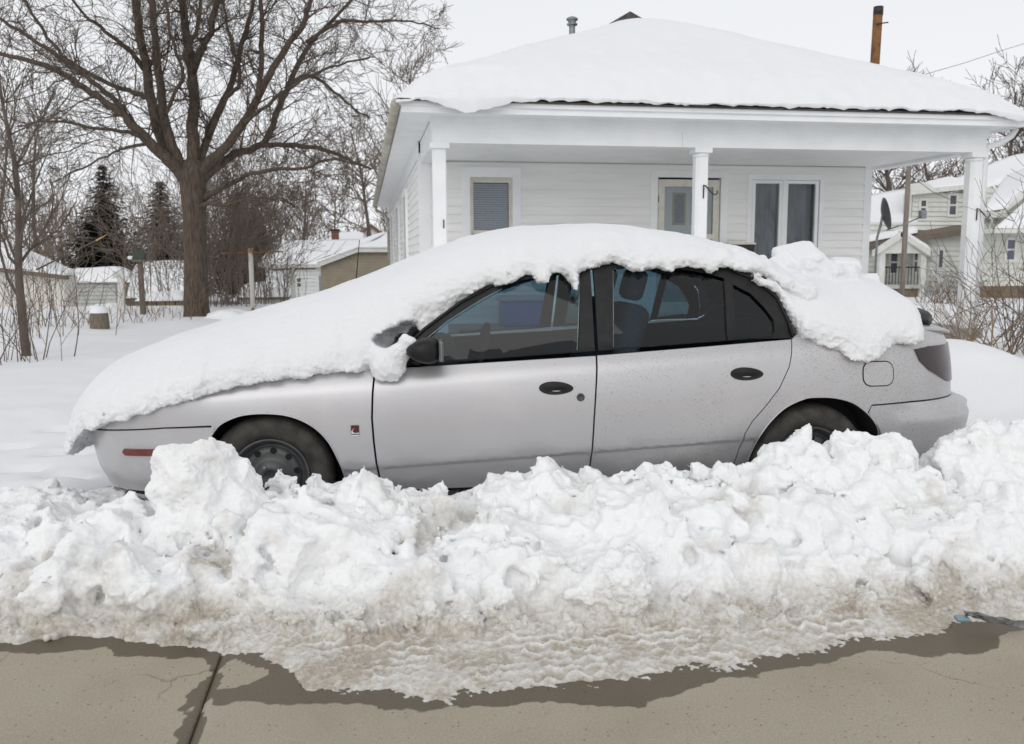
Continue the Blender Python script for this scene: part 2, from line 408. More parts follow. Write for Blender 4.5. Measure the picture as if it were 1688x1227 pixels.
def slab(x0, x1, y0, y1):
    def ax(a, b, f0, f1, st):
        c = [a, b] + list(np.arange(max(a, f0), min(b, f1), st)); return np.unique(np.round(c, 4))
    xs, ys = ax(x0, x1, -2.0, 3.2, 0.016), ax(y0, y1, 1.7, 3.3, 0.016)
    X, Y = np.meshgrid(xs, ys, indexing='ij')
    V = np.stack([X.ravel(), Y.ravel(), np.zeros(X.size)], 1)
    nz = fbm(V.astype(np.float32), 7.0, 3)
    wl_ = np.interp(V[:, 0], WETLOW[:, 0], WETLOW[:, 1])
    wet = 0.5 + (V[:, 1] - wl_ + nz * 0.03 + .012 * fbm(V, 30., 2)) / 0.03
    isl = np.array([(-.49, 2.86), (-.454, 2.878), (-.392, 2.84), (-.33, 2.742), (-.374, 2.693), (-.478, 2.664)]); P_ = V[:, :2] + nz[:, None] * .02
    wet = np.where(in_poly(P_, isl), 0, wet)
    jd = np.abs(V[:, 0] + 0.501 + 0.025 * fbm(V * np.array([1, 1, 1]), 6.0, 3) * (1 + .5 * fbm(V, 2., 1))); wet = np.maximum(wet, 0.5 + (0.030 + .040 * fbm(V, 8., 3, off=5) - jd) / .012)
    zz = np.minimum(np.minimum(V[:, 0] - x0, x1 - V[:, 0]), np.minimum(V[:, 1] - y0, y1 - V[:, 1]))
    V[:, 2] = -0.006 * (1 - sstep(0, .012, zz)) + .0015 * fbm(V, 3., 2)
    nx, ny = X.shape; I = np.arange(nx * ny).reshape(nx, ny)
    Q = np.stack([I[:-1, :-1].ravel(), I[1:, :-1].ravel(), I[1:, 1:].ravel(), I[:-1, 1:].ravel()], 1)
    rim = np.concatenate([I[:, 0], I[-1, 1:], I[::-1, -1][1:], I[0, ::-1][1:-1]])
    low = V[rim].copy(); low[:, 2] = -.15; b = len(V); k = len(rim)
    S = np.stack([rim, b + np.arange(k), b + (np.arange(k) + 1) % k, np.roll(rim, -1)], 1)
    me = np_mesh('concrete_slab', np.concatenate([V, low]), np.concatenate([Q, S]))
    set_attr(me, 'wet', np.clip(np.concatenate([wet, np.zeros(k)]), 0, 1))
    return me
M_JOINT = mat('joint_dirt', (0.06, 0.05, 0.04), (0.10, 0.085, 0.065), 30, .6, bump=.004)
bm_ = MB(); bm_.box(-60, -12, -.4, 60, 3.6, -.02)
road = tag(bm_.build('road', M_JOINT), kind='structure')
for (a, b) in ((-14.0, -9.51), (-9.5, -5.01), (-5.0, -.504), (-.498, 4.1), (4.11, 8.6), (8.61, 13.1)):
    o = link('concrete_slab', slab(a, b, -4.0, 3.5), M_CONC, road)

# ---------------------------------------------------------------- snow-covered yard
TH = R(-4.0); CAR = Vector((-.4117, 4.9393, 0))
def ground_z(x, y, fine=True):
    x = np.asarray(x, np.float32); y = np.asarray(y, np.float32)
    z = .13 * sstep(3.3, 4.3, y) - .05 + .07 * sstep(6, 12, y)
    u = (x - CAR.x) * math.cos(TH) + (y - CAR.y) * math.sin(TH); v = -(x - CAR.x) * math.sin(TH) + (y - CAR.y) * math.cos(TH)
    inside = sstep(-1.35, -1.0, u) * (1 - sstep(3.55, 3.9, u)) * sstep(-1.0, -.7, v) * (1 - sstep(.8, 1.1, v))
    z = z * (1 - inside)
    z = z + .50 * np.exp(-((x - 5.0) / 1.05) ** 2 - ((y - 6.9) / 1.0) ** 2) + .10 * np.exp(-((x - 5.4) / 1.5) ** 2 - ((y - 5.2) / 1.0) ** 2)
    z = z + .22 * np.exp(-((x - 11) / 3) ** 2 - ((y - 17) / 2.5) ** 2)
    z = z - 1.1 * sstep(23, 42, y) * (1 - sstep(6, 12, x))
    p = np.stack([x.ravel(), y.ravel(), np.zeros(x.size)], 1).astype(np.float32)
    k = np.where(inside.ravel() > .5, 0, 1)
    z = z.ravel() + k * (.055 * fbm(p, .45, 3) + .016 * fbm(p, 2.2, 3, off=3))
    # a few half-filled footprints and dips in the yard
    return z.reshape(x.shape)
def ax(rngs):
    c = []
    for a, b, st in rngs: c += list(np.arange(a, b, st))
    return np.array(c, np.float32)
xs = ax([(-160, -30, 6.0), (-30, -9, .6), (-9, -3, .12), (-3, 6.5, .05), (6.5, 14, .12), (14, 40, .8), (40, 170, 6)])
ys = ax([(3.05, 8.0, .05), (8, 16, .10), (16, 30, .3), (30, 60, 1.2), (60, 420, 12)])
GX, GY = np.meshgrid(xs, ys, indexing='ij')
GZ = ground_z(GX, GY)
rn = np.random.default_rng(3)
for k in range(26):      # shallow dents
    cx, cy = rn.uniform(-5.5, -1.4), rn.uniform(4.6, 9.5); r = rn.uniform(.08, .16)
    GZ -= rn.uniform(.01, .035) * np.exp(-((GX - cx) / r) ** 2 - ((GY - cy) / (r * rn.uniform(.5, 1.2))) ** 2)
for (cx, cy) in ((-1.75, 4.45), (-1.55, 4.62), (-1.62, 4.9), (-1.95, 5.1), (-1.75, 5.4), (-2.1, 5.6), (-1.95, 6.0), (-2.4, 6.3), (-2.2, 6.8)):
    GZ -= .07 * np.exp(-((GX - cx) / .13) ** 4 - ((GY - cy) / .07) ** 4)
I = np.arange(GX.size).reshape(GX.shape)
Q = np.stack([I[:-1, :-1].ravel(), I[1:, :-1].ravel(), I[1:, 1:].ravel(), I[:-1, 1:].ravel()], 1)
o = link('snow_ground', np_mesh('snow_ground', np.stack([GX.ravel(), GY.ravel(), GZ.ravel()], 1), Q), M_YARD)
tag(o, kind='structure')
def gz1(x, y): return float(ground_z(np.array([x]), np.array([y]))[0])

# ---------------------------------------------------------------- white house with the porch
M_WHITE = mat('white_paint', (0.83, 0.845, 0.855), (0.89, 0.90, 0.905), 3.0, .55, bump=.0015, bscale=60)
M_CLAP = mat('clapboard_paint', (0.82, 0.825, 0.805), (0.89, 0.89, 0.875), 2.5, .6, bump=.002, bscale=40, stretch=(.35, 1, 3))
M_TRIM = mat('weathered_trim', (0.62, 0.60, 0.52), (0.72, 0.70, 0.64), 9, .6)
M_SHINGLE = mat('shingle', (0.05, 0.047, 0.043), (0.11, 0.10, 0.09), 14, .9, bump=.01)
M_GUTTER = mat('old_gutter', (0.50, 0.48, 0.42), (0.36, 0.33, 0.27), 4, .55, bump=.003, stretch=(1, .6, 1))
M_DARK = mat('dark_room', (0.035, 0.036, 0.038), None, rough=.9)
M_CURT = mat('curtain', (0.15, 0.155, 0.165), (0.36, 0.365, 0.375), 1.6, .9, stretch=(3, 1, .8))
M_BLIND = mat('blind', (0.78, 0.80, 0.84), (0.84, 0.86, 0.90), 2, .6)
M_IRON = mat('black_iron', (0.02, 0.02, 0.02), (0.045, 0.04, 0.035), 30, .5, .3)
M_TAN = mat('tan_moulding', (0.50, 0.38, 0.19), (0.56, 0.45, 0.25), 20, .5)
M_FROST = mat('leaded_glass', (0.36, 0.38, 0.39), (0.16, 0.17, 0.175), 38, .25, bump=.004)
M_PORCHF = mat('porch_floor', (0.30, 0.29, 0.27), (0.40, 0.39, 0.36), 4, .7)
M_RUST = mat('rusty_steel', (0.27, 0.125, 0.04), (0.10, 0.052, 0.028), 7, .85, .1, bump=.004)
M_GALV = mat('galvanised', (0.30, 0.31, 0.31), (0.20, 0.21, 0.21), 12, .45, .6)
def glass_material(name, tint, refl=1.0, rough=.02):
    m = bpy.data.materials.new(name); m.use_nodes = True
    n, l = m.node_tree.nodes, m.node_tree.links; n.remove(n['Principled BSDF'])
    tr = n.new('ShaderNodeBsdfTransparent'); tr.inputs[0].default_value = (*tint, 1)
    gl = n.new('ShaderNodeBsdfGlossy'); gl.inputs['Roughness'].default_value = rough; gl.inputs['Color'].default_value = (refl, refl, refl, 1)
    fr = n.new('ShaderNodeFresnel'); fr.inputs['IOR'].default_value = 1.5
    mx_ = n.new('ShaderNodeMixShader'); l.new(fr.outputs[0], mx_.inputs[0]); l.new(tr.outputs[0], mx_.inputs[1]); l.new(gl.outputs[0], mx_.inputs[2])
    l.new(mx_.outputs[0], n['Material Output'].inputs[0]); return m
M_PANE = glass_material('window_glass', (.80, .83, .85))

HX0, HX1, HW, HP, HB = .86, 8.04, 13.2, 11.0, 29.0
PF = .36
house = thing('white_house', (4.4, 13.2, 0), 0, 'small white clapboard house with a front porch and deep snow on its hip roof', 'house')
HO = Vector((4.4, 13.2, 0))
def hpart(name, mb, m, parent=None):
    o = mb.build(name, m, parent or house)
    if parent is None or parent == house: o.matrix_parent_inverse = Matrix.Translation(-HO)
    return o
core = MB(); core.box(HX0 + .02, HW + .16, -.1, HX1 - .02, HB, 2.95)
hpart('wall', core, M_DARK)
front_wall = MB(); front_wall.box(HX0, HW + .03, PF - .02, HX1, HW + .05, 2.80)
OPEN = [(1.46, 2.35, .95, 2.65), (4.37, 5.62, PF, 2.66), (5.95, 7.23, .80, 2.61)]
# sheathing behind the boards, cut round the openings
sh = MB(); edges = [HX0] + [v for o_ in OPEN for v in o_[:2]] + [HX1]
for i in range(0, len(edges), 2): sh.box(edges[i], HW + .02, PF - .3, edges[i + 1], HW + .14, 2.9)
for (a, b, c, d) in OPEN:
    sh.box(a, HW + .02, d, b, HW + .14, 2.9)
    if c > PF: sh.box(a, HW + .02, PF - .3, b, HW + .14, c)
sheath = hpart('front_wall', sh, M_CLAP)
EXP = .125; random.seed(5)
def clap(parent, x0, x1, z0, y, face='front'):
    b = MB()
    pr = [(-.034, z0), (-.008, z0 + EXP + .012), (.018, z0 + EXP + .012), (.018, z0)]
    if face == 'front': b.prism([(y + p, z) for p, z in pr], 'x', x0, x1)
    else: b.prism([(y + p, z) for p, z in pr], 'y', x0, x1)
    o = b.build('clapboard', M_CLAP, parent); return o
z = PF
while z < 2.72:
    iv = [(1.0, 7.925)]
    for (a, b, c, d) in OPEN:
        if z + EXP * .5 > c and z + EXP * .6 < d:
            iv = [q for (p0, p1) in iv for q in ((p0, min(p1, a)), (max(p0, b), p1)) if q[1] - q[0] > .02]
    for (a, b) in iv:
        # boards butt somewhere along long runs
        if b - a > 3.2:
            c = a + (b - a) * random.uniform(.35, .65); runs = [(a, c - .001), (c + .001, b)]
        else: runs = [(a, b)]
        for (p, q) in runs:
            o = clap(sheath, p, q, z + random.uniform(-.002, .002), HW)
    z += EXP
z = .2
side_wall = hpart('side_wall', MB().box(HX0 - .0, HW + .16, -.1, HX0 + .02, HB, 2.95), M_CLAP)
while z < 2.80:
    clap(side_wall, HW + .14, HB, z, HX0 - .002, 'side'); z += EXP
right_wall = hpart('side_wall', MB().box(HX1 - .02, HW + .16, -.1, HX1, HB, 2.95), M_CLAP)
for (a, b) in ((HX0 - .01, 1.0), (7.925, HX1 + .01)):
    hpart('corner_board', MB().box(a, HW - .028, -.1, b, HW + .15, 2.86), M_WHITE)
hpart('corner_board', MB().box(HX0 - .03, HW - .027, -.1, HX0 - .009, HW + .14, 2.86), M_WHITE)

def casing(parent, x0, x1, z0, z1, w, y, m, t=.035, head=None):
    head = head or w
    b = MB(); b.box(x0, y - t, z0, x0 + w, y + .06, z1); b.box(x1 - w, y - t, z0, x1, y + .06, z1); b.box(x0 + w, y - t - .003, z1 - head, x1 - w, y + .06, z1)
    return hpart('casing', b, m, parent)
def local_part(parent, name, mb, m): return mb.build(name, m, parent)
# left window with blinds
w1 = hpart('window', MB().box(1.46, HW - .06, .93, 2.35, HW + .06, .97).box(1.46, HW - .05, 2.65, 2.35, HW + .02, 2.675), M_WHITE)
casing(w1, 1.46, 2.35, .97, 2.65, .125, HW, M_WHITE)
b = MB(); x0, x1 = 1.586, 2.224
for (a, c, zz0, zz1) in ((x0, x0 + .022, .97, 2.52), (x1 - .022, x1, .97, 2.52), (x0 + .022, x1 - .022, 2.498, 2.52)): b.box(a, HW - .018, zz0, c, HW + .05, zz1)
local_part(w1, 'frame', b, M_TRIM)
b = MB(); b.box(x0 + .023, HW + .005, 1.70, x1 - .023, HW + .045, 1.755); b.box(x0 + .023, HW + .006, 1.756, x0 + .052, HW + .03, 2.497); b.box(x1 - .052, HW + .006, 1.756, x1 - .023, HW + .03, 2.497); b.box(x0 + .053, HW + .006, 2.455, x1 - .053, HW + .03, 2.497)
local_part(w1, 'sash', b, M_TRIM)
local_part(w1, 'pane', MB().box(x0 + .05, HW + .018, 1.75, x1 - .05, HW + .022, 2.46), M_PANE)
local_part(w1, 'pane', MB().box(x0 + .023, HW + .04, .97, x1 - .023, HW + .044, 1.71), M_PANE)
b = MB()
zz = 1.765
while zz < 2.44:
    b.quad((x0 + .055, HW + .045, zz), (x1 - .055, HW + .045, zz), (x1 - .055, HW + .062, zz + .030), (x0 + .055, HW + .062, zz + .030)); zz += .034
tag(local_part(w1, 'blind', b, M_BLIND), kind='stuff')
# pair of tall windows on the right
w2 = hpart('window', MB().box(5.93, HW - .06, .78, 7.25, HW + .06, .83), M_WHITE)
casing(w2, 5.95, 7.23, .83, 2.61, .07, HW, M_WHITE)
local_part(w2, 'head_drip', MB().box(5.93, HW - .05, 2.61, 7.25, HW + .01, 2.625), M_WHITE)
for (a, c) in ((6.03, 6.535), (6.575, 7.145)):
    b = MB(); b.box(a, HW - .022, .83, a + .05, HW + .05, 2.535); b.box(c - .05, HW - .022, .83, c, HW + .05, 2.535); b.box(a + .05, HW - .021, 2.485, c - .05, HW + .05, 2.535)
    sashp = local_part(w2, 'sash', b, M_WHITE)
    local_part(w2, 'pane', MB().box(a + .05, HW + .012, .83, c - .05, HW + .016, 2.49), M_PANE)
    cb = MB(); n_ = 26
    V = []; Fs = []
    for i in range(n_ + 1):
        xx = a + .05 + (c - a - .1) * i / n_; yy = HW + .10 + .018 * math.sin(i * 1.25 + a) + .01 * math.sin(i * .5)
        V += [(xx, yy, .83), (xx, yy, 2.5)]
    for i in range(n_): Fs.append((2 * i, 2 * i + 2, 2 * i + 3, 2 * i + 1))
    cb.add(V, Fs, True); local_part(w2, 'curtain', cb, M_CURT)
local_part(w2, 'mullion', MB().box(6.536, HW - .03, .83, 6.574, HW + .05, 2.54), M_WHITE)
# storm door
dr = hpart('door', MB().box(4.50, HW + .07, PF, 5.49, HW + .11, 2.53), M_TRIM)
casing(dr, 4.37, 5.62, PF, 2.66, .115, HW, M_WHITE, head=.10)
b = MB(); b.box(4.50, HW - .012, PF, 4.60, HW + .03, 2.53); b.box(5.39, HW - .012, PF, 5.49, HW + .03, 2.53); b.box(4.60, HW - .012, 2.42, 5.39, HW + .03, 2.53); b.box(4.60, HW - .012, 1.62, 5.39, HW + .03, 1.70); b.box(4.60, HW - .012, PF, 5.39, HW + .03, .65)
local_part(dr, 'storm_door', b, M_TRIM)
local_part(dr, 'pane', MB().box(4.60, HW + .002, 1.70, 5.39, HW + .006, 2.42), M_PANE)
local_part(dr, 'pane', MB().box(4.60, HW + .002, .65, 5.39, HW + .006, 1.62), M_PANE)
local_part(dr, 'door_panel', MB().box(4.61, HW + .022, PF, 5.38, HW + .068, 2.415), mat('pale_door', (0.84, .85, .80), (.88, .89, .84), 3, .5))
for (a, c) in ((4.74, 4.95), (5.04, 5.25)):
    b = MB(); b.box(a, HW + .010, 1.84, a + .032, HW + .021, 2.33); b.box(c - .032, HW + .010, 1.84, c, HW + .021, 2.33); b.box(a + .032, HW + .010, 2.298, c - .032, HW + .021, 2.33); b.box(a + .032, HW + .010, 1.84, c - .032, HW + .021, 1.872)
    local_part(dr, 'light_frame', b, M_TAN)
    local_part(dr, 'leaded_light', MB().box(a + .03, HW + .013, 1.86, c - .03, HW + .020, 2.31), M_FROST)
local_part(dr, 'hinge', MB().box(4.487, HW - .035, 2.18, 4.50, HW + .0, 2.28), M_IRON)
# wall mailbox beside the tall windows
# porch floor, ceiling, beams
hpart('porch_floor', MB().box(.80, 10.80, PF - .14, 8.36, HW - .03, PF - .004), M_PORCHF)
hpart('porch_skirt', MB().box(.84, 10.86, -.2, 8.32, 10.9, PF - .14), M_WHITE)
hpart('porch_ceiling', MB().box(.95, 11.12, 2.765, 8.2, HW + .0, 2.80), M_WHITE)
hpart('porch_beam', MB().box(HX0, 10.90, 2.72, 8.31, 11.10, 3.03).box(HX0 - .03, 10.865, 2.93, 8.34, 10.90, 3.03).box(HX0 - .015, 10.885, 2.90, 8.325, 10.90, 2.93), M_WHITE)
hpart('porch_beam', MB().box(HX0, 11.10, 2.722, HX0 + .18, HW - .03, 3.02), M_WHITE)
hpart('porch_beam', MB().box(8.11, 11.10, 2.722, 8.31, HW + .1, 3.02), M_WHITE)
hpart('beam_joint', MB().box(4.02, 10.895, 2.73, 4.026, 10.902, 2.90), M_TRIM)
# eaves: soffit, fascia, crown
hpart('soffit', MB().box(.50, 10.53, 3.03, 8.52, 10.90, 3.05).box(.50, 10.9, 3.031, HX0, HB + .3, 3.051).box(8.31, 10.9, 3.031, 8.52, HB + .3, 3.051), M_WHITE)
hpart('frieze', MB().box(HX0 - .035, HW - .03, 2.80, HX0 - .024, HB, 3.03), M_WHITE)
hpart('fascia', MB().box(.47, 10.49, 3.005, 8.55, 10.53, 3.13).box(.45, 10.455, 3.075, 8.57, 10.49, 3.14), M_WHITE)
hpart('fascia', MB().box(.47, 10.53, 3.006, .50, HB + .3, 3.13), M_WHITE)
hpart('fascia', MB().box(8.52, 10.53, 3.006, 8.55, HB + .3, 3.13), M_WHITE)
EZ, X0r, X1r, Y0r, Y1r = 3.145, .42, 8.60, 10.42, HB + .4
AX, AY, AZ = (X0r + X1r) / 2, 13.75, 4.92
def roof_z(x, y):
    sl = (AZ - EZ) / (AX - X0r); sf = (AZ - EZ) / (AY - Y0r)
    return EZ + np.minimum(np.minimum(sl * (x - X0r), sl * (X1r - x)), np.minimum(sf * (y - Y0r), sf * (Y1r - y)))
b = MB(); A_, B_ = (AX, AY, AZ), (AX, Y1r - (AY - Y0r), AZ)
c = [(X0r, Y0r, EZ), (X1r, Y0r, EZ), (X1r, Y1r, EZ), (X0r, Y1r, EZ)]; lo = [(p[0], p[1], p[2] - .018) for p in c]
b.add(c + [A_, B_] + lo, [(0, 1, 4), (1, 2, 5, 4), (2, 3, 5), (3, 0, 4, 5), (0, 6, 7, 1), (1, 7, 8, 2), (2, 8, 9, 3), (3, 9, 6, 0), (9, 8, 7, 6)])
roof = hpart('roof', b, M_SHINGLE)
# exposed shingle peak at the top of the roof
pk = at(1030, 27, 14.6)
b = MB(); b.prism([(pk.x - .85, pk.z - .50), (pk.x + .0, pk.z), (pk.x + .85, pk.z - .42)], 'y', 14.3, 16.8)
b.build('roof_peak', M_SHINGLE, roof)
# gutters and downspouts
b = MB(); b.tube([(.415, 10.46, 3.09), (.41, 16, 3.07), (.40, 22, 3.05), (.39, 28.6, 3.03)], .062, 10)
hpart('gutter', b, M_GUTTER)
b = MB(); b.tube([(.42, 27.9, 2.98), (.45, 27.95, 2.86), (.70, 28.0, 2.74), (.80, 28.0, 2.60), (.80, 28.0, 0)], .045, 8)
hpart('downspout', b, M_GUTTER)
b = MB(); b.tube([(8.62, 10.55, 3.08), (8.64, 16, 3.06), (8.66, 28.6, 3.03)], .062, 10); hpart('gutter', b, M_GUTTER)
b = MB(); b.tube([(8.62, 10.75, 3.02), (8.60, 10.80, 2.93), (8.48, 10.86, 2.84), (8.36, 10.92, 2.80), (8.345, 10.96, 2.72), (8.345, 10.96, .1)], .04, 8); hpart('downspout', b, M_WHITE)
# columns
def column(cx, w, cap):
    ch = w * .26; h = w / 2
    base = PF - .1; b = MB()
    poly = [(-h + ch, -h), (h - .012, -h), (h, -h + .012), (h, h - .012), (h - .012, h), (-h + .012, h), (-h, h - .012), (-h, -h + ch)]
    b.prism([(cx + p, HP + q) for p, q in poly], 'z', PF - .3, 2.72)
    co = hpart('column', b, M_WHITE)
    b = MB()
    if cap == 'ring': b.lathe([(w * .5, 2.60), (w * .66, 2.615), (w * .68, 2.635), (w * .60, 2.65), (.01, 2.65)], (cx, HP, 0), k=24)
    b.box(cx - w * .72, HP - w * .72, 2.655, cx + w * .72, HP + w * .72, 2.7195)
    b.build('capital', M_WHITE, co)
    b = MB(); b.box(cx - w * .54, HP - w * .54, PF - .3, cx + w * .54, HP + w * .54, PF + .04); b.build('plinth', M_WHITE, co)
    return co
c1 = column(.945, .165, 'box'); c2 = column(4.31, .158, 'ring'); c3 = column(8.215, .165, 'ring')
def bracket(p, s):
    b = MB(); x, y, z = p
    b.tube([(x, y, z - .085 * s), (x, y, z + .085 * s), (x + .02 * s, y - .02, z + .07 * s), (x + .10 * s, y - .05, z - .03 * s), (x + .135 * s, y - .06, z - .045 * s), (x + .165 * s, y - .06, z - .02 * s), (x + .155 * s, y - .06, z + .01 * s)], .0085, 6)
    return b
tag(bracket((4.325, HP - .088, 2.17), 1.0).build('plant_hook', M_IRON), 'curled black iron plant hook on the middle porch column', 'hook')
tag(bracket((8.235, HP - .092, 1.90), .95).build('plant_hook', M_IRON), 'black iron plant hook on the right porch column', 'hook')
b = MB(); b.tube([(.985, HP - .082, 1.70), (.985, HP - .095, 1.72), (.985, HP - .095, 1.79), (.985, HP - .082, 1.80)], .007, 6)
tag(b.build('wall_hook', M_IRON), 'small dark metal hook on the left porch column', 'hook')
# windows on the side of the house, seen edge-on
for (ya, yb) in ((16.6, 17.5), (20.2, 21.1), (24.2, 25.1)):
    b = MB(); b.box(HX0 - .075, ya - .11, .9, HX0 - .021, ya, 2.5); b.box(HX0 - .075, yb, .9, HX0 - .021, yb + .11, 2.5); b.box(HX0 - .076, ya - .11, 2.5, HX0 - .021, yb + .11, 2.62); b.box(HX0 - .09, ya - .13, .84, HX0 - .021, yb + .13, .9)
    wn_ = hpart('window', b, M_WHITE)
    MB().box(HX0 - .055, ya, .9, HX0 - .048, yb, 2.5).build('pane', mat('side_pane', (.05, .055, .06), None, rough=.1), wn_)
    MB().box(HX0 - .063, ya, 1.66, HX0 - .047, yb, 1.72).build('sash', M_TRIM, wn_)

# snow on the roof: thick blanket with rounded, crumbly eave
xs = np.concatenate([np.linspace(X0r - .02, X0r + .5, 16), np.linspace(X0r + .5, X1r - .5, 130)[1:-1], np.linspace(X1r - .5, X1r + .02, 16)])
ys = np.concatenate([np.linspace(Y0r - .03, Y0r + .5, 18), np.linspace(Y0r + .5, 17, 70)[1:], np.linspace(17, Y1r, 30)[1:]])
SX, SY = np.meshgrid(xs, ys, indexing='ij')
p = np.stack([SX.ravel(), SY.ravel(), np.zeros(SX.size)], 1).astype(np.float32)
def smin(a, b, k):
    h = np.clip(.5 + .5 * (b - a) / k, 0, 1); return b * (1 - h) + a * h - k * h * (1 - h)
sl = (AZ - EZ) / (AX - X0r); sf = (AZ - EZ) / (AY - Y0r)
rz = smin(smin(sl * (SX - X0r), sl * (X1r - SX), .55), smin(sf * (SY - Y0r), sf * (Y1r - SY), .5), .42) + EZ
dE = np.minimum(np.minimum(SX - X0r, X1r - SX) + .02, np.minimum(SY - Y0r + .03, Y1r - SY))
th = .06 + .23 * sstep(-.03, .55, dE) ** .6
th = th + (.030 * fbm(p, .9, 3)).reshape(SX.shape) + (.026 * fbm(p * np.array([1, 1.6, 1], np.float32), 4.0, 3)).reshape(SX.shape) * (1 - .75 * sstep(.4, 1.8, dE))
rid = np.exp(-((SX - (X0r + (SY - Y0r) * (AX - X0r) / (AY - Y0r) + .25)) / .09) ** 2) * .05 * sstep(.5, .9, SY - Y0r) * (1 - sstep(1.2, 2.0, SY - Y0r))
T = rz + np.maximum(th, .03) + rid
hang = (.05 + .16 * np.exp(-((SX - 1.25) / .42) ** 2) + .10 * np.exp(-((SX - 8.35) / .3) ** 2)) * (SY < Y0r + .01)
rim_n = (.045 * fbm(p, 7.0, 3)).reshape(SX.shape)
OUT = SY - np.where(SY < Y0r + .02, .05 * np.exp(-((SX - 1.3) / .5) ** 2) + rim_n * .5, 0)
V = np.stack([SX.ravel(), OUT.ravel(), T.ravel()], 1); nx, ny = SX.shape; I = np.arange(nx * ny).reshape(nx, ny)
Q = np.stack([I[:-1, :-1].ravel(), I[1:, :-1].ravel(), I[1:, 1:].ravel(), I[:-1, 1:].ravel()], 1)
rim = np.concatenate([I[:, 0], I[-1, 1:], I[::-1, -1][1:], I[0, ::-1][1:-1]]); k = len(rim)
low = V[rim].copy(); lowz = EZ + .012 + rim_n.ravel()[rim] * .6 - np.where(V[rim][:, 1] < Y0r + .01, (hang.ravel()[rim] - .05), 0)
cxr = np.clip(low[:, 0], X0r + .03, X1r - .03); low[:, 0] = cxr; low[:, 2] = np.minimum(lowz, low[:, 2] - .01)
mid = (V[rim] + low) / 2; mid[:, :2] += (V[rim][:, :2] - np.array([AX, 18])) / np.maximum(np.linalg.norm(V[rim][:, :2] - np.array([AX, 18]), axis=1), .1)[:, None] * .03
n0 = len(V); S1 = np.stack([rim, n0 + np.arange(k), n0 + (np.arange(k) + 1) % k, np.roll(rim, -1)], 1)
S2 = np.stack([n0 + np.arange(k), n0 + k + np.arange(k), n0 + k + (np.arange(k) + 1) % k, n0 + (np.arange(k) + 1) % k], 1)
o = link('roof_snow', np_mesh('roof_snow', np.concatenate([V, mid, low]), np.concatenate([Q, S1, S2])), M_YARD)
tag(o, 'thick smooth snow lying on the hip roof of the white porch house', 'snow')
# flue with cap
p0 = at(943, 66, 14.6)
fl = thing('flue_pipe', (p0.x, p0.y, p0.z - .2), 0, 'short grey metal flue pipe with a round cap on the snowy roof', 'flue')
MB().lathe([(.05, 0), (.05, .52)], (0, 0, 0), k=16).build('pipe', M_GALV, fl)
MB().lathe([(.052, .42), (.085, .43), (.09, .45), (.06, .46), (.07, .50), (.095, .51), (.095, .535), (.03, .565), (.001, .565)], (0, 0, 0), k=16).build('cap', M_GALV, fl)
cx_, cy_ = 7.88, 13.0; top = at(1448, 12, 13.0); cb_ = float(roof_z(cx_, cy_)) - .1
ch = thing('rusty_chimney', (cx_, cy_, cb_), 0, 'tall rusty orange stove pipe standing on the right slope of the snowy roof', 'chimney')
hh = top.z - cb_; tx_ = top.x - cx_
b = MB(); b.tube([(0, 0, 0), (tx_ * .6, 0, hh * .6), (tx_, 0, hh)], .070, 14); b.build('pipe', M_RUST, ch)
b = MB(); b.tube([(tx_, 0, hh - .12), (tx_ + .002, 0, hh + .004)], .074, 14); b.build('charred_top', M_IRON, ch)
b = MB(); b.tube([(tx_ - .07, -.075, hh - .27), (tx_ + .13, -.075, hh - .24)], .010, 6); b.build('strap', M_IRON, ch)
# things on the porch
M_BLUE = mat('blue_plastic', (0.03, .16, .42), (.04, .19, .48), 4, .35)
cl_ = thing('storage_tote', (2.25, 12.6, PF), .1, 'blue plastic storage tote on the porch seen through the car window', 'tote')
MB().box(-.30, -.2, 0, .30, .2, .36, .04).build('tub', M_BLUE, cl_)
MB().box(-.33, -.23, .36, .33, .23, .44, .03).build('lid', mat('pale_lid', (.35, .45, .55), None, rough=.4), cl_)
pt = thing('potted_plant', (3.0, 12.55, PF), 0, 'dry potted plant in a pale pot standing on the porch', 'plant')
MB().lathe([(.001, 0), (.12, 0), (.16, .3), (.17, .32), (.14, .32), (.13, .26), (.001, .26)], (0, 0, 0), k=20).build('pot', mat('pale_pot', (.45, .43, .38), None, rough=.7), pt)
b = MB(); rr = random.Random(2)
for i in range(40):
    a = rr.uniform(0, 6.28); q = rr.uniform(.05, .2); b.tube([(0, 0, .26), (q * .4 * math.cos(a), q * .4 * math.sin(a), .4), (q * math.cos(a), q * math.sin(a), rr.uniform(.4, .58))], [.006, .005, .002], 4)
b.build('stems', mat('dry_stems', (.20, .17, .10), (.12, .11, .06), 10, .9), pt)
mbx = thing('porch_cabinet', (5.72, 12.95, PF), 0, 'low black cabinet against the porch wall beside the tall windows', 'cabinet')
MB().box(-.20, -.14, 0, .20, .14, 1.17, .01).build('body', M_IRON, mbx)
MB().box(-.22, -.16, 1.17, .22, .16, 1.20, .006).build('top', M_TRIM, mbx)

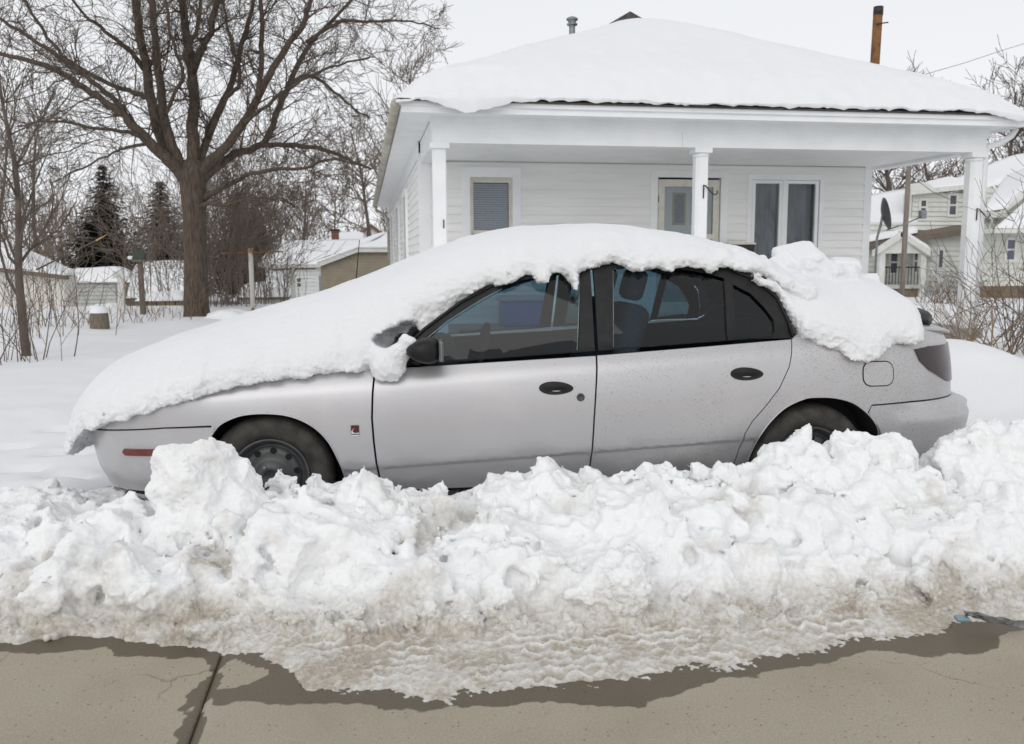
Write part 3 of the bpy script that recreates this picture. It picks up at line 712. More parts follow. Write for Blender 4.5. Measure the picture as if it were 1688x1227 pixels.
# ---------------------------------------------------------------- yard things and buildings at the left
M_GREYSID = mat('grey_siding', (.40, .41, .39), (.47, .48, .46), 3, .7)
M_PALESID = mat('pale_siding', (.62, .64, .64), (.70, .72, .72), 3, .7)
M_TANSID = mat('tan_siding', (.26, .225, .165), (.30, .26, .19), 3, .7)
M_CREAM = mat('cream_siding', (.58, .585, .545), (.66, .665, .625), 2.5, .7)
M_PLASTER = mat('garage_wall', (.64, .62, .57), (.74, .72, .68), 5, .8)
M_WOOD = mat('grey_wood', (.20, .165, .125), (.12, .10, .08), 8, .9, bump=.004, stretch=(6, 6, .8))
M_BROWN = mat('brown_block', (.15, .115, .08), (.22, .17, .12), 6, .9, bump=.01)
M_BRICK = mat('brick', (.16, .07, .055), (.22, .10, .075), 12, .9)
M_WPOST = mat('white_post', (.70, .70, .67), (.60, .60, .56), 6, .7)
def lap_wall(x0, x1, z0, z1, y, ex):
    """lapped siding with real steps, facing the street"""
    b = MB(); z = z0
    while z < z1 - .001:
        t = min(z + ex, z1); b.quad((x0, y - .05, z), (x1, y - .05, z), (x1, y - .006, t), (x0, y - .006, t)); b.quad((x0, y, z), (x1, y, z), (x1, y - .05, z), (x0, y - .05, z)); z = t
    return b
def box_pts(px0, py0, px1, py1, Y):
    a, b = at(px0, py1, Y), at(px1, py0, Y); return a.x, a.z, b.x, b.z
def snow_slab(name, pts, th, parent, over=.08):
    """snow lying on a roof plane given by 4 corners (eave l, eave r, ridge r, ridge l)"""
    P = [Vector(p) for p in pts]; n = 14; V = []; F_ = []
    for i in range(n + 1):
        for j in range(n + 1):
            u, v = i / n, j / n
            q = (P[0] * (1 - u) + P[1] * u) * (1 - v) + (P[3] * (1 - u) + P[2] * u) * v
            e = min(u, 1 - u, v * 1.0 + 0, 1.0) * 6
            t = th * (min(1, max(e, .0) ** .5)) * (.85 + .3 * math.sin(7 * u + 3 * v) * .3)
            V.append((q.x, q.y, q.z + max(t, .03)))
    b0 = len(V)
    for q in P: V.append((q.x, q.y, q.z - .01))
    for i in range(n):
        for j in range(n): F_.append((i * (n + 1) + j, (i + 1) * (n + 1) + j, (i + 1) * (n + 1) + j + 1, i * (n + 1) + j + 1))
    e0 = [i * (n + 1) for i in range(n + 1)]; e1 = [n * (n + 1) + j for j in range(n + 1)]; e2 = [i * (n + 1) + n for i in range(n, -1, -1)]; e3 = [j for j in range(n, -1, -1)]
    for e, (a, c) in ((e0, (0, 1)), (e1, (1, 2)), (e2, (2, 3)), (e3, (3, 0))): F_.append(tuple(e) + (b0 + c, b0 + a))
    b = MB(); b.add(V, F_, True); return b.build(name, M_SNOW_FAR, parent)
def win(parent, x0, z0, x1, z1, y, w=.09, pane=None):
    b = MB(); b.box(x0 - w, y - .05, z0 - w, x0, y + .01, z1 + w); b.box(x1, y - .05, z0 - w, x1 + w, y + .01, z1 + w); b.box(x0, y - .051, z1, x1, y + .01, z1 + w); b.box(x0, y - .051, z0 - w, x1, y + .01, z0)
    o = b.build('window', M_WPOST, parent)
    MB().box(x0, y - .03, z0, x1, y - .022, z1).build('pane', pane or M_DPANE, o)
    MB().box(x0, y - .04, (z0 + z1) / 2 - .03, x1, y - .021, (z0 + z1) / 2 + .03).build('sash', M_WPOST, o)
M_DPANE = mat('dark_pane', (.045, .05, .06), (.09, .095, .11), 2, .08)

# garage at the far left
Y = 30.0; pts = [at(-60, 436, Y), at(108, 456, Y), at(108, 560, Y), at(-60, 560, Y)]
t = thing('garage', (0, 0, 0), 0, 'pale garage with a snowy roof behind the thin tree at the left edge', 'garage')
MB().prism([(q.x, q.z) for q in pts], 'y', Y, Y + 1.2).build('wall', M_PLASTER, t)
pts = [at(-62, 441, Y), at(114, 461, Y), at(114, 455, Y), at(-62, 435, Y)]
MB().prism([(q.x, q.z) for q in pts], 'y', Y - .3, Y - .002).build('eave', M_WOOD, t)
pts = [at(-62, 434, Y), at(112, 454, Y), at(108, 450, Y), at(85, 441, Y), at(50, 425, Y), at(15, 410, Y), at(-15, 398, Y), at(-62, 380, Y)]
MB().prism([(q.x, q.z) for q in pts], 'y', Y - .28, Y + 1.5).build('roof_snow', M_SNOW_FAR, t)
# grey shed
Y = 38.0; x0, z0, x1, z1 = box_pts(108, 465, 190, 530, Y)
t = thing('grey_shed', (0, 0, 0), 0, 'low grey shed with a flat snow-covered roof left of the big tree', 'shed')
lap_wall(x0, x1, z0 - .4, z1, Y, .16).build('wall', M_GREYSID, t); MB().box(x0, Y + .01, z0 - .4, x1, Y + .8, z1).build('body', M_GREYSID, t)
snow_slab('roof_snow', [(x0 - .15, Y - .2, z1), (x1 + .4, Y - .2, z1), (x1 + .5, Y + .9, z1 + .3), (x0 - .15, Y + .9, z1 + .3)], .35, t)
b = MB(); b.add([(x1 + .02, Y - .05, z0 - .4), (x1 + .55, Y - .05, z1 - .02), (x1 + .42, Y - .05, z1 - .02), (x1 - .1, Y - .05, z0 - .4), (x1 + .02, Y + .05, z0 - .4), (x1 + .55, Y + .05, z1 - .02), (x1 + .42, Y + .05, z1 - .02), (x1 - .1, Y + .05, z0 - .4)], [(0, 1, 2, 3), (7, 6, 5, 4), (0, 4, 5, 1), (1, 5, 6, 2), (2, 6, 7, 3), (3, 7, 4, 0)])
b.build('brace', M_WOOD, t)
# shed with snow-laden sloping roof behind the bird house
Y = 42.0; x0, z0, x1, z1 = box_pts(203, 490, 304, 530, Y)
t = thing('snowy_shed', (0, 0, 0), 0, 'shed under a broad sloping snow roof behind the bird house post', 'shed')
MB().box(x0, Y, z0 - .4, x1, Y + 1, z1).build('wall', M_BROWN, t)
zr = at(250, 437, Y + 1.2).z
snow_slab('roof_snow', [(x0 - .1, Y - .3, z1), (x1 + .3, Y - .3, z1), (x1 + .2, Y + 1.2, zr), (x0 + .4, Y + 1.2, zr)], .25, t)
# low block wall with snow cap
Y = 27.0; x0, z0, x1, z1 = box_pts(228, 497, 304, 520, Y)
t = thing('block_wall', (0, 0, 0), 0, 'low brown block wall capped with snow beside the big tree trunk', 'wall')
for i in range(5):
    for j in range(2):
        w = (x1 - x0) / 5
        MB().box(x0 + i * w + .01, Y, z0 - .25 + j * .34, x0 + (i + 1) * w - .01, Y + .3, z0 + .08 + j * .34, .012).build('block', M_BROWN, t)
snow_slab('snow_cap', [(x0 - .05, Y - .08, z0 + .42), (x1 + .05, Y - .08, z0 + .42), (x1 + .05, Y + .5, z0 + .5), (x0 + .3, Y + .5, z0 + .5)], .22, t)
# snow hump over a pile beside the white post
def mound(name, c, r, label, cat, seed, m=None):
    V = []; F_ = []; n, k = 14, 28; rr = np.random.default_rng(seed)
    for i in range(n + 1):
        a = i / n * math.pi / 2
        for j in range(k):
            w = 2 * math.pi * j / k; q = (math.cos(w) * math.cos(a), math.sin(w) * math.cos(a), math.sin(a)); V.append(q)
    V = np.array(V, np.float32); nn = fbm(V, 1.6, 3, off=seed * 3.1)
    V = V * (1 + .25 * nn[:, None]) * np.array(r) + np.array(c)
    for i in range(n):
        for j in range(k): F_.append((i * k + j, i * k + (j + 1) % k, (i + 1) * k + (j + 1) % k, (i + 1) * k + j))
    return tag(link(name, np_mesh(name, V, F_), m or M_SNOW_FAR), label, cat)
p = at(185, 520, 24); mound('snow_pile', (p.x, 24, p.z - .25), (.8, .5, .55), 'snow hump behind the tree stump and beside the white post', 'snow pile', 4)
# stump, posts
p = at(165, 546, 16.5); t = thing('tree_stump', (p.x, 16.5, gz1(p.x, 16.5)), .3, 'grey weathered tree stump standing in the snowy yard', 'stump')
MB().lathe([(.165, -.1), (.16, .12), (.15, .26), (.145, .28), (.001, .28)], (0, 0, 0), k=14).build('wood', M_WOOD, t)
b = MB(); b.lathe([(.155, .275), (.15, .33), (.09, .39), (.001, .40)], (0, 0, 0), k=14); b.build('snow_cap', M_SNOW_FAR, t)
p = at(200, 520, 21.2); q = at(203, 446, 21.2); t = thing('white_post', (p.x, 21.2, gz1(p.x, 21.2)), 0, 'white square post with a short arm in the yard left of the tree', 'post')
hgt = q.z - gz1(p.x, 21.2)
b = MB(); b.prism([(-.07, -.2), (.07, -.2), (.11, hgt), (-.01, hgt)], 'y', -.06, .06); b.build('post', M_WPOST, t)
MB().box(-.12, -.05, hgt - .18, -.012, .05, hgt - .02).build('arm', M_WPOST, t)
p = at(236, 522, 20.6); q = at(234, 432, 20.6); t = thing('bird_house', (p.x, 20.6, gz1(p.x, 20.6)), 0, 'small green-roofed bird house on a wooden post', 'bird house')
hgt = q.z - gz1(p.x, 20.6)
b = MB(); b.prism([(-.05, -.2), (.05, -.2), (.05, hgt), (-.05, hgt)], 'y', -.05, .05); b.build('post', M_WOOD, t)
MB().box(-.16, -.13, hgt, .12, .13, hgt + .05).build('tray', M_WOOD, t)
MB().prism([(-.10, hgt + .05), (.10, hgt + .05), (.12, hgt + .18), (0, hgt + .27), (-.12, hgt + .18)], 'y', -.10, .10).build('box', mat('green_paint', (.035, .055, .04), (.06, .08, .055), 12, .7), t)
MB().box(-.24, -.1, hgt + .05, -.13, .1, hgt + .13, .03).build('snow', M_SNOW_FAR, t)
# clothes line poles
def t_pole(px, top, base, arm0, arm1, Y, label):
    a, b_ = at(px, base, Y), at(px, top, Y); g = gz1(a.x, Y)
    t = thing('clothesline_pole', (a.x, Y, g), 0, label, 'pole', 'T-shaped clothesline poles')
    h = b_.z - g
    b = MB(); b.tube([(0, 0, -.3), (0, 0, h)], .055 * Y / 21.8, 10); b.build('pole', M_TPOLE, t)
    l0, l1 = at(arm0[0], arm0[1], Y), at(arm1[0], arm1[1], Y)
    b = MB(); b.tube([(l0.x - a.x, 0, l0.z - g), (l1.x - a.x, 0, l1.z - g)], .017 * Y / 21.8, 8); b.build('cross_arm', M_RUST, t)
M_TPOLE = mat('flaking_pole', (.64, .62, .57), (.30, .16, .07), 3.2, .8, lo=.53, hi=.58, stretch=(1, 1, .5))
t_pole(417, 409, 515, (364, 418), (466, 415), 21.8, 'tall clothesline pole with flaking white paint and rusty cross arm')
t_pole(485, 440, 520, (448, 445), (520, 443), 30.0, 'farther clothesline pole in front of the pale building')
# small shed with snow cap beside the clothesline pole
Y = 31.0; x0, z0, x1, z1 = box_pts(397, 492, 472, 530, Y)
t = thing('low_shed', (0, 0, 0), 0, 'low grey-green shed with a rounded snow cap behind the clothesline pole', 'shed')
lap_wall(x0, x1, z0 - .4, z1, Y, .14).build('wall', M_GREYSID, t); MB().box(x0, Y + .01, z0 - .4, x1, Y + 1.6, z1).build('body', M_GREYSID, t)
MB().box(x0 - .08, Y - .1, z1, x1 + .1, Y + 1.7, z1 + .06).build('roof', M_WOOD, t)
snow_slab('roof_snow', [(x0 - .12, Y - .12, z1 + .06), (x1 + .12, Y - .12, z1 + .06), (x1 + .1, Y + 1.6, z1 + .2), (x0 - .1, Y + 1.6, z1 + .2)], .42, t)
# snow-covered log pile at the foot of the tree
p = at(385, 521, 19.0); mound('snow_pile', (p.x, 19.0, gz1(p.x, 19) - .05), (.62, .35, .22), 'low snow hump beside the foot of the big tree', 'snow pile', 9)
# pale outbuilding and tan garage
Y = 44.0; x0, z0, x1, z1 = box_pts(440, 440, 533, 520, Y)
t = thing('pale_outbuilding', (0, 0, 0), 0, 'pale outbuilding with a small window and long snowy roof', 'building')
lap_wall(x0, x1, z0 - .4, z1, Y, .18).build('wall', M_PALESID, t); MB().box(x0, Y + .01, z0 - .4, x1 + 3, Y + 6, z1).build('body', M_PALESID, t)
a, c = at(490, 473, Y), at(496, 459, Y); win(t, a.x, a.z, c.x, c.z, Y - .02, .05, mat('green_pane', (.10, .14, .12), None, rough=.2))
a, c = at(527, 500, Y), at(533, 455, Y); MB().box(a.x, Y - .06, a.z - .5, c.x, Y - .019, c.z).build('door', mat('slate_door', (.22, .24, .28), None, rough=.5), t)
MB().box(a.x - .1, Y - .07, a.z - .5, a.x, Y - .018, c.z + .1).build('door_casing', M_WPOST, t)
zr = at(500, 401, Y + 6).z
MB().box(x0 - .3, Y - .35, z1 - .02, x1 + .2, Y - .05, z1 + .12).build('eave', M_WPOST, t)
snow_slab('roof_snow', [(x0 - .3, Y - .4, z1 + .12), (x1 + 3.5, Y - .4, z1 + .12), (x1 + 3.5, Y + 6, zr), (x0 - .1, Y + 6, zr)], .22, t)
a = at(541, 403, Y + 5.6); b = MB(); b.box(a.x - .25, Y + 5.2, a.z - .3, a.x + .15, Y + 5.5, a.z + .02); b.build('roof_vent', M_GALV, t)
Y = 36.0; x0, z0 = at(531, 520, Y).x, at(531, 520, Y).z; x1 = at(660, 430, Y).x
zl_, zt_, zt2 = at(533, 437, Y).z, at(590, 416, Y).z, at(640, 416, Y).z
t = thing('tan_garage', (0, 0, 0), 0, 'tan sided garage with white rake trim and snowy roof beside the white house', 'garage')
xm = at(590, 416, Y).x
b = MB(); b.prism([(x0, z0 - .5), (x1, z0 - .5), (x1, zt2), (xm, zt_), (x0, zl_)], 'y', Y, Y + 6); b.build('wall', M_TANSID, t)
zz = z0 - .5; k_ = 0
while zz < zt_:
    xa = x0 if zz + .13 < zl_ else x0 + (xm - x0) * (zz + .13 - zl_) / max(zt_ - zl_, .01)
    b = MB(); b.quad((xa, Y - .028, zz), (x1, Y - .028, zz), (x1, Y - .006, zz + .125), (xa, Y - .006, zz + .125)).quad((xa, Y, zz), (x1, Y, zz), (x1, Y - .028, zz), (xa, Y - .028, zz))
    b.build('siding_board', M_TANSID, t); zz += .125
xl = at(523, 434, Y).x
b = MB(); b.prism([(xl, at(523, 441, Y).z), (xm, zt_ - .0), (x1, zt2), (x1, zt2 + .18), (xm, zt_ + .18), (xl, at(523, 433, Y).z)], 'y', Y - .25, Y - .1); b.build('rake_board', M_WPOST, t)
zr = at(640, 384, Y + 5).z
snow_slab('roof_snow', [(xl, Y - .3, at(523, 432, Y).z), (xm, Y - .3, zt_ + .19), (at(640, 384, Y + 4).x, Y + 4, zr), (xl + .6, Y + 4, zt_ + .1)], .12, t)
snow_slab('roof_snow', [(xm, Y - .3, zt_ + .19), (x1, Y - .3, zt2 + .19), (x1 + .5, Y + 4, zr + .3), (at(600, 405, Y + 4).x, Y + 4, at(600, 405, Y + 4).z)], .14, t)
# distant gable and brick chimney
Y = 75.0
a, b_, c_ = at(577, 403, Y), at(611, 375, Y), at(630, 388, Y)
t = thing('distant_house', (0, 0, 0), 0, 'distant white gable with brown trim above the pale outbuilding roof', 'house')
b = MB(); b.prism([(a.x, a.z - 2), (b_.x * 2 - a.x, a.z - 2), (b_.x * 2 - a.x, a.z), (b_.x, b_.z), (a.x, a.z)], 'y', Y, Y + 8); b.build('wall', M_PALESID, t)
b = MB(); xx = b_.x * 2 - a.x
b.prism([(a.x - .3, a.z - .2), (b_.x, b_.z), (xx + .3, a.z - .2), (xx + .3, a.z + .1), (b_.x, b_.z + .28), (a.x - .3, a.z + .1)], 'y', Y - .3, Y + 8); b.build('roof_trim', M_BRICK, t)
q = at(608, 387, Y); MB().box(q.x - .18, Y - .05, q.z - .25, q.x + .18, Y - .01, q.z + .25).build('gable_vent', M_DPANE, t)
q = at(553, 400, 70); q1 = at(553, 381, 70)
t = thing('brick_chimney', (q.x, 70, 0), 0, 'dark red brick chimney with a cap above the far snowy roof', 'chimney')
MB().box(-.28, -.28, q.z - 3, .28, .28, q1.z).build('stack', M_BRICK, t); MB().box(-.36, -.36, q1.z, .36, .36, q1.z + .14).build('cap', M_IRON, t)
a, c = at(545, 400, 70.5), at(600, 394, 70.5)
t2 = thing('far_roof', (0, 0, 0), 0, 'far snowy roof ridge behind the brick chimney', 'roof'); MB().box(a.x, 70.5, a.z - 2.5, c.x, 74, a.z - .3).build('wall', M_PALESID, t2)
snow_slab('roof_snow', [(a.x - .2, 70.4, a.z - .3), (c.x, 70.4, a.z - .3), (c.x, 73, c.z + .5), (a.x - .2, 73, c.z + .4)], .2, t2)

# ---------------------------------------------------------------- right: neighbour's house, dish, pole
Y = 27.0
def ap(px, py, yy=None): return at(px, py, yy or Y)
nh = thing('clapboard_house', (0, 0, 0), 0, 'pale clapboard house with dormer and small gabled porch seen past the white porch', 'house')
x0, z0, x1, z1 = box_pts(1415, 372, 1608, 476, Y)
lap_wall(x0, x1, z0 - .8, z1 + .1, Y, .17).build('wall', M_CREAM, nh); MB().box(x0, Y + .02, z0 - .8, x1, Y + .6, z1).build('body', M_CREAM, nh)
a, b_ = ap(1405, 402), ap(1612, 374)
b = MB(); b.add([(a.x, Y - .35, a.z - .02), (b_.x, Y - .35, b_.z), (b_.x, Y + .1, b_.z + .2), (a.x, Y + .1, a.z + .2), (a.x, Y - .35, a.z - .22), (b_.x, Y - .35, b_.z - .2), (b_.x, Y + .1, b_.z), (a.x, Y + .1, a.z)], [(0, 1, 2, 3), (4, 7, 6, 5), (0, 4, 5, 1), (1, 5, 6, 2), (2, 6, 7, 3), (3, 7, 4, 0)]); b.build('eave', M_WOOD, nh)
ra, rb = ap(1515, 305, Y + 3.4), ap(1415, 372, Y + 2)
snow_slab('roof_snow', [(a.x, Y - .35, a.z), (ap(1502, 384).x, Y - .35, ap(1502, 384).z), (ra.x, Y + 3.4, ra.z - .15), (rb.x - 1.0, Y + 3.4, ra.z - .9)], .14, nh)
# dormer
YD = Y + .6; x0, z0, x1, z1 = box_pts(1501, 319, 1620, 380, YD); zt1 = at(1600, 312, YD).z
lap_wall(x0, x1, z0, z1, YD, .16).build('dormer_wall', M_CREAM, nh); MB().box(x0, YD + .02, z0, x1, YD + .5, z1).build('dormer_body', M_CREAM, nh)
MB().add([(x0 - .25, YD - .3, z1 - .1), (x1, YD - .3, zt1 + .05), (x1, YD + 1.6, zt1 + .35), (x0 + .9, YD + 1.6, z1 + .28), (x0 - .25, YD - .3, z1 + .06), (x1, YD - .3, zt1 + .2), (x1, YD + 1.6, zt1 + .5), (x0 + .9, YD + 1.6, z1 + .43)], [(3, 2, 1, 0), (4, 5, 6, 7), (0, 1, 5, 4), (1, 2, 6, 5), (2, 3, 7, 6), (3, 0, 4, 7)]).build('dormer_roof', M_WPOST, nh)
snow_slab('roof_snow', [(x0 + .5, YD - .28, z1 + .09), (x1, YD - .28, zt1 + .2), (x1, YD + 1.6, zt1 + .52), (x0 + 1.5, YD + 1.6, z1 + .45)], .10, nh)
for (pa, pb, pc, pd) in ((1516, 353, 1525, 331), (1563, 354, 1575, 323)):
    a, c = at(pa, pb, YD), at(pc, pd, YD); win(nh, a.x, a.z, c.x, c.z, YD - .02, .08)
for (pa, pb, pc, pd) in ((1466, 450, 1478, 415), (1505, 448, 1513, 413)):
    a, c = ap(pa, pb), ap(pc, pd); win(nh, a.x, a.z, c.x, c.z, Y - .02, .08)
a, c = ap(1541, 470), ap(1556, 408); MB().box(a.x, Y - .06, a.z, c.x, Y - .02, c.z).build('door', M_PALESID, nh)
MB().box(a.x + .07, Y - .075, a.z + .6, c.x - .07, Y - .061, c.z - .1).build('pane', M_DPANE, nh)
# porch: gable turned towards the street corner
YP = 24.6
pl, pr_, pk_ = at(1440, 418, YP), at(1527, 412, YP), at(1483, 389, YP)
dx, dy = 1.75, 2.3
b = MB(); g0 = [(pl.x, YP, pl.z), (pr_.x, YP, pl.z), (pk_.x, YP, pk_.z)]
b.add(g0 + [(x + dx, y + dy, z) for x, y, z in g0], [(0, 1, 2), (5, 4, 3), (0, 3, 4, 1)]); b.build('porch_gable', M_CREAM, nh)
for (s_, e_) in ((g0[0], g0[2]), (g0[2], g0[1])):
    v = Vector(e_) - Vector(s_); b = MB(); s1 = Vector(s_) - v * .06; e1 = Vector(e_) + v * .06 if e_ == g0[1] else Vector(e_)
    b.add([(s1.x, YP - .14, s1.z - .06), (e1.x, YP - .14, e1.z - .06), (e1.x, YP - .14, e1.z + .12), (s1.x, YP - .14, s1.z + .12), (s1.x, YP - .0, s1.z - .06), (e1.x, YP - .0, e1.z - .06), (e1.x, YP - .0, e1.z + .12), (s1.x, YP - .0, s1.z + .12)], [(0, 1, 2, 3), (7, 6, 5, 4), (0, 4, 5, 1), (2, 6, 7, 3), (1, 5, 6, 2), (3, 7, 4, 0)])
    b.build('rake_board', M_WPOST, nh)
snow_slab('porch_snow', [(pr_.x + .1, YP - .12, pl.z + .08), (pr_.x + dx + .1, YP + dy, pl.z + .08), (pk_.x + dx, YP + dy, pk_.z + .10), (pk_.x, YP - .12, pk_.z + .10)], .10, nh)
b = MB(); b.add([(pr_.x + .12, YP - .1, pl.z - .08), (pr_.x + dx + .12, YP + dy, pl.z - .08), (pr_.x + dx + .12, YP + dy, pl.z + .07), (pr_.x + .12, YP - .1, pl.z + .07)], [(0, 1, 2, 3)]); b.build('porch_fascia', M_WPOST, nh)
gp = at(1500, 474, YP).z
for px in (1455, 1523):
    q = at(px, 440, YP); MB().box(q.x - .09, YP + .02, gp - .6, q.x + .09, YP + .2, pl.z).build('porch_post', M_WPOST, nh)
a, c = at(1448, 470, YP), at(1530, 470, YP); MB().box(a.x, YP, a.z - .12, c.x, YP + 2.3, a.z).build('porch_deck', M_GREYSID, nh)
MB().box(a.x + .1, YP + .1, a.z - .6, c.x - .1, YP + 2.2, a.z - .12).build('porch_base', M_BROWN, nh)
for i in range(13):
    xx = a.x + .2 + (c.x - a.x - .4) * i / 12; b = MB(); b.tube([(xx, YP + .1, a.z), (xx, YP + .1, a.z + .52)], .012, 5); b.build('baluster', M_IRON, nh)
b = MB(); b.tube([(a.x + .15, YP + .1, a.z + .53), (c.x - .15, YP + .1, a.z + .53)], .022, 6); b.build('handrail', M_IRON, nh)
# steps rail
a, c = at(1532, 440, YP), at(1552, 468, YP - .3); b = MB(); b.tube([(a.x, YP, a.z), (c.x, YP - .3, c.z)], .025, 6).tube([(c.x, YP - .3, c.z), (c.x, YP - .3, c.z - .5)], .025, 6); b.build('step_rail', M_WPOST, nh)
# right wing with brown foundation
YW = 23.0
x0, z0, x1, z1 = box_pts(1603, 366, 1760, 472, YW)
lap_wall(x0, x1, z0, z1, YW, .165).build('wing_wall', M_CREAM, nh); MB().box(x0, YW + .02, z0, x1, YW + .5, z1).build('wing_body', M_CREAM, nh)
MB().box(x0, YW - .04, z0 - .75, x1, YW + .5, z0 - .001).build('foundation', M_BROWN, nh)
a, c = at(1657, 428, YW), at(1671, 396, YW); win(nh, a.x, a.z, c.x, c.z, YW - .02, .07, mat('blue_pane', (.10, .12, .18), None, rough=.1))
a, c = at(1611, 450, YW), at(1617, 392, YW); win(nh, a.x, a.z, c.x, c.z, YW - .02, .07)
# upper gable of the wing with snowy roof planes
a, b_, c_ = at(1612, 356, YW), at(1648, 352, YW), at(1725, 290, YW)
gb = MB(); gb.prism([(x0, z1 - .02), (x1, z1 - .02), (x1, c_.z), (c_.x, c_.z), (b_.x, b_.z)], 'y', YW + .05, YW + .4); gb.build('wing_gable', M_CREAM, nh)
zz = z1
rk = MB(); v0, v1 = at(1640, 357, YW), at(1740, 279, YW)
rk.add([(v0.x, YW - .2, v0.z - .02), (v1.x, YW - .2, v1.z - .02), (v1.x, YW - .2, v1.z + .14), (v0.x, YW - .2, v0.z + .14), (v0.x, YW + .05, v0.z - .02), (v1.x, YW + .05, v1.z - .02), (v1.x, YW + .05, v1.z + .14), (v0.x, YW + .05, v0.z + .14)], [(0, 1, 2, 3), (7, 6, 5, 4), (0, 4, 5, 1), (2, 6, 7, 3), (1, 5, 6, 2), (3, 7, 4, 0)]); rk.build('rake_board', M_WPOST, nh)
MB().box(x0 - .1, YW - .25, a.z - .06, b_.x + .05, YW + .1, a.z + .1).build('wing_eave', M_WPOST, nh)
e0, e1 = at(1610, 350, YW), at(1650, 346, YW); r1, r0_ = at(1735, 268, YW + 1.0), at(1655, 295, YW + 3.5)
snow_slab('roof_snow', [(e0.x, YW - .22, a.z + .1), (e1.x, YW - .22, b_.z + .12), (v1.x, YW + .2, v1.z + .2), (r0_.x, YW + 3.5, r0_.z)], .13, nh)
e0, e1 = at(1640, 378, YW - 1), at(1760, 372, YW - 1); r0_ = at(1700, 330, YW - .2)
b = MB(); b.add([(e0.x, YW - 1, e0.z - .1), (e1.x, YW - 1, e0.z - .1), (e1.x, YW - 1, e0.z + .02), (e0.x, YW - 1, e0.z + .02), (e0.x, YW, e0.z - .1), (e1.x, YW, e0.z - .1), (e1.x, YW, e0.z + .02), (e0.x, YW, e0.z + .02)], [(0, 1, 2, 3), (0, 4, 5, 1), (2, 6, 7, 3), (1, 5, 6, 2), (3, 7, 4, 0)]); b.build('lower_eave', M_WPOST, nh)
snow_slab('roof_snow', [(e0.x, YW - 1, e0.z + .02), (e1.x, YW - 1, e0.z + .02), (e1.x, YW - .05, r0_.z + .3), (r0_.x, YW - .05, r0_.z)], .12, nh)
b = MB(); q = at(1632, 362, YW - .1); b.tube([(q.x - .2, YW - .2, q.z + .1), (q.x, YW - .2, q.z), (q.x, YW - .1, q.z - .25), (q.x - .15, YW - .05, q.z - .45), (q.x - .15, YW - .05, z0)], .04, 6); b.build('downspout', M_WPOST, nh)
# upper roof band far right
q0, q1 = at(1618, 300, YW + 4), at(1760, 255, YW + 4)
snow_slab('roof_snow', [(q0.x, YW + 4, q0.z - .25), (q1.x, YW + 4, q1.z - .3), (q1.x, YW + 6, q1.z + .25), (q0.x + .2, YW + 6, q0.z + .1)], .15, nh)
lap_wall(q0.x, q1.x, at(1620, 350, YW + 4).z, q0.z - .2, YW + 4, .16).build('upper_wall', M_CREAM, nh)
# satellite dish
dp = at(1462, 352, 14.8)
g = gz1(dp.x, 14.8)
t = thing('satellite_dish', (dp.x, 14.8, g), 0, 'dark satellite dish on a mast behind the corner of the white house', 'satellite dish')
dz = dp.z - g
V = []; F_ = []
axd = Vector((.93, -.30, .22)).normalized(); ua = axd.cross(Vector((0, 0, 1))).normalized(); va = ua.cross(axd)
for sgn in (0, .015):
    for i in range(7):
        r_ = i / 6
        for j in range(24):
            w = 2 * math.pi * j / 24; q = ua * (.23 * r_ * math.cos(w)) + va * (.29 * r_ * math.sin(w)) + axd * (.075 * (r_ * r_ - 1) - sgn); V.append((q.x, q.y, q.z + dz))
for s_ in (0, 1):
    for i in range(6):
        for j in range(24): F_.append(tuple(168 * s_ + v for v in (i * 24 + j, i * 24 + (j + 1) % 24, (i + 1) * 24 + (j + 1) % 24, (i + 1) * 24 + j)))
for j in range(24): F_.append((144 + j, 144 + (j + 1) % 24, 168 + 144 + (j + 1) % 24, 168 + 144 + j))
M_DISH = mat('dish_grey', (.055, .057, .06), (.09, .09, .095), 6, .5)
MB().add(V, F_, True).build('reflector', M_DISH, t)
b = MB(); e = axd * .62 + Vector((0, 0, .10)); b.tube([(0, 0, dz - .30), (e.x * .5, e.y * .5, dz - .20), (e.x, e.y, dz - .06)], .014, 6); b.build('feed_arm', M_GALV, t)
b = MB(); b.box(e.x - .05, e.y - .05, dz - .10, e.x + .07, e.y + .05, dz + .05, .02); b.build('feed_horn', M_GALV, t)
b = MB(); b.tube([(-.08, 0, dz), (-.11, 0, dz - .2), (-.16, .02, dz - .45), (-.16, .02, -.2)], .022, 8); b.build('mast', M_GALV, t)
# service pole and overhead wire
p0, p1 = at(1487, 480, 20.5), at(1489, 200, 20.5); g = gz1(p0.x, 20.5)
t = thing('utility_pole', (p0.x, 20.5, g), 0, 'bare grey wooden utility pole between the white house and its neighbour', 'pole')
b = MB(); b.tube([(0, 0, -.3), (.005, 0, 2.2), (.02, 0, p1.z - g - .2)], [.068, .064, .058], 10); b.build('shaft', mat('pole_wood', (.25, .215, .185), (.17, .145, .125), 6, .9, stretch=(5, 5, .5)), t)
def wire(pts, r, label):
    b = MB(); b.tube(pts, r, 4); tag(b.build('overhead_wire', M_IRON), label, 'wire')
a, b_, c_ = at(1500, 130, 40), at(1590, 104, 42), at(1760, 50, 45)
wire([a, b_, at(1650, 84, 43.2), c_], .012, 'thin overhead wire rising to the right above the roof')
a, c_ = at(1490, 282, 20.5), at(1580, 334, 25.5); wire([a, (a + c_) / 2 + Vector((0, 0, -.12)), c_], .010, 'sagging service wire from the utility pole to the pale neighbour house')

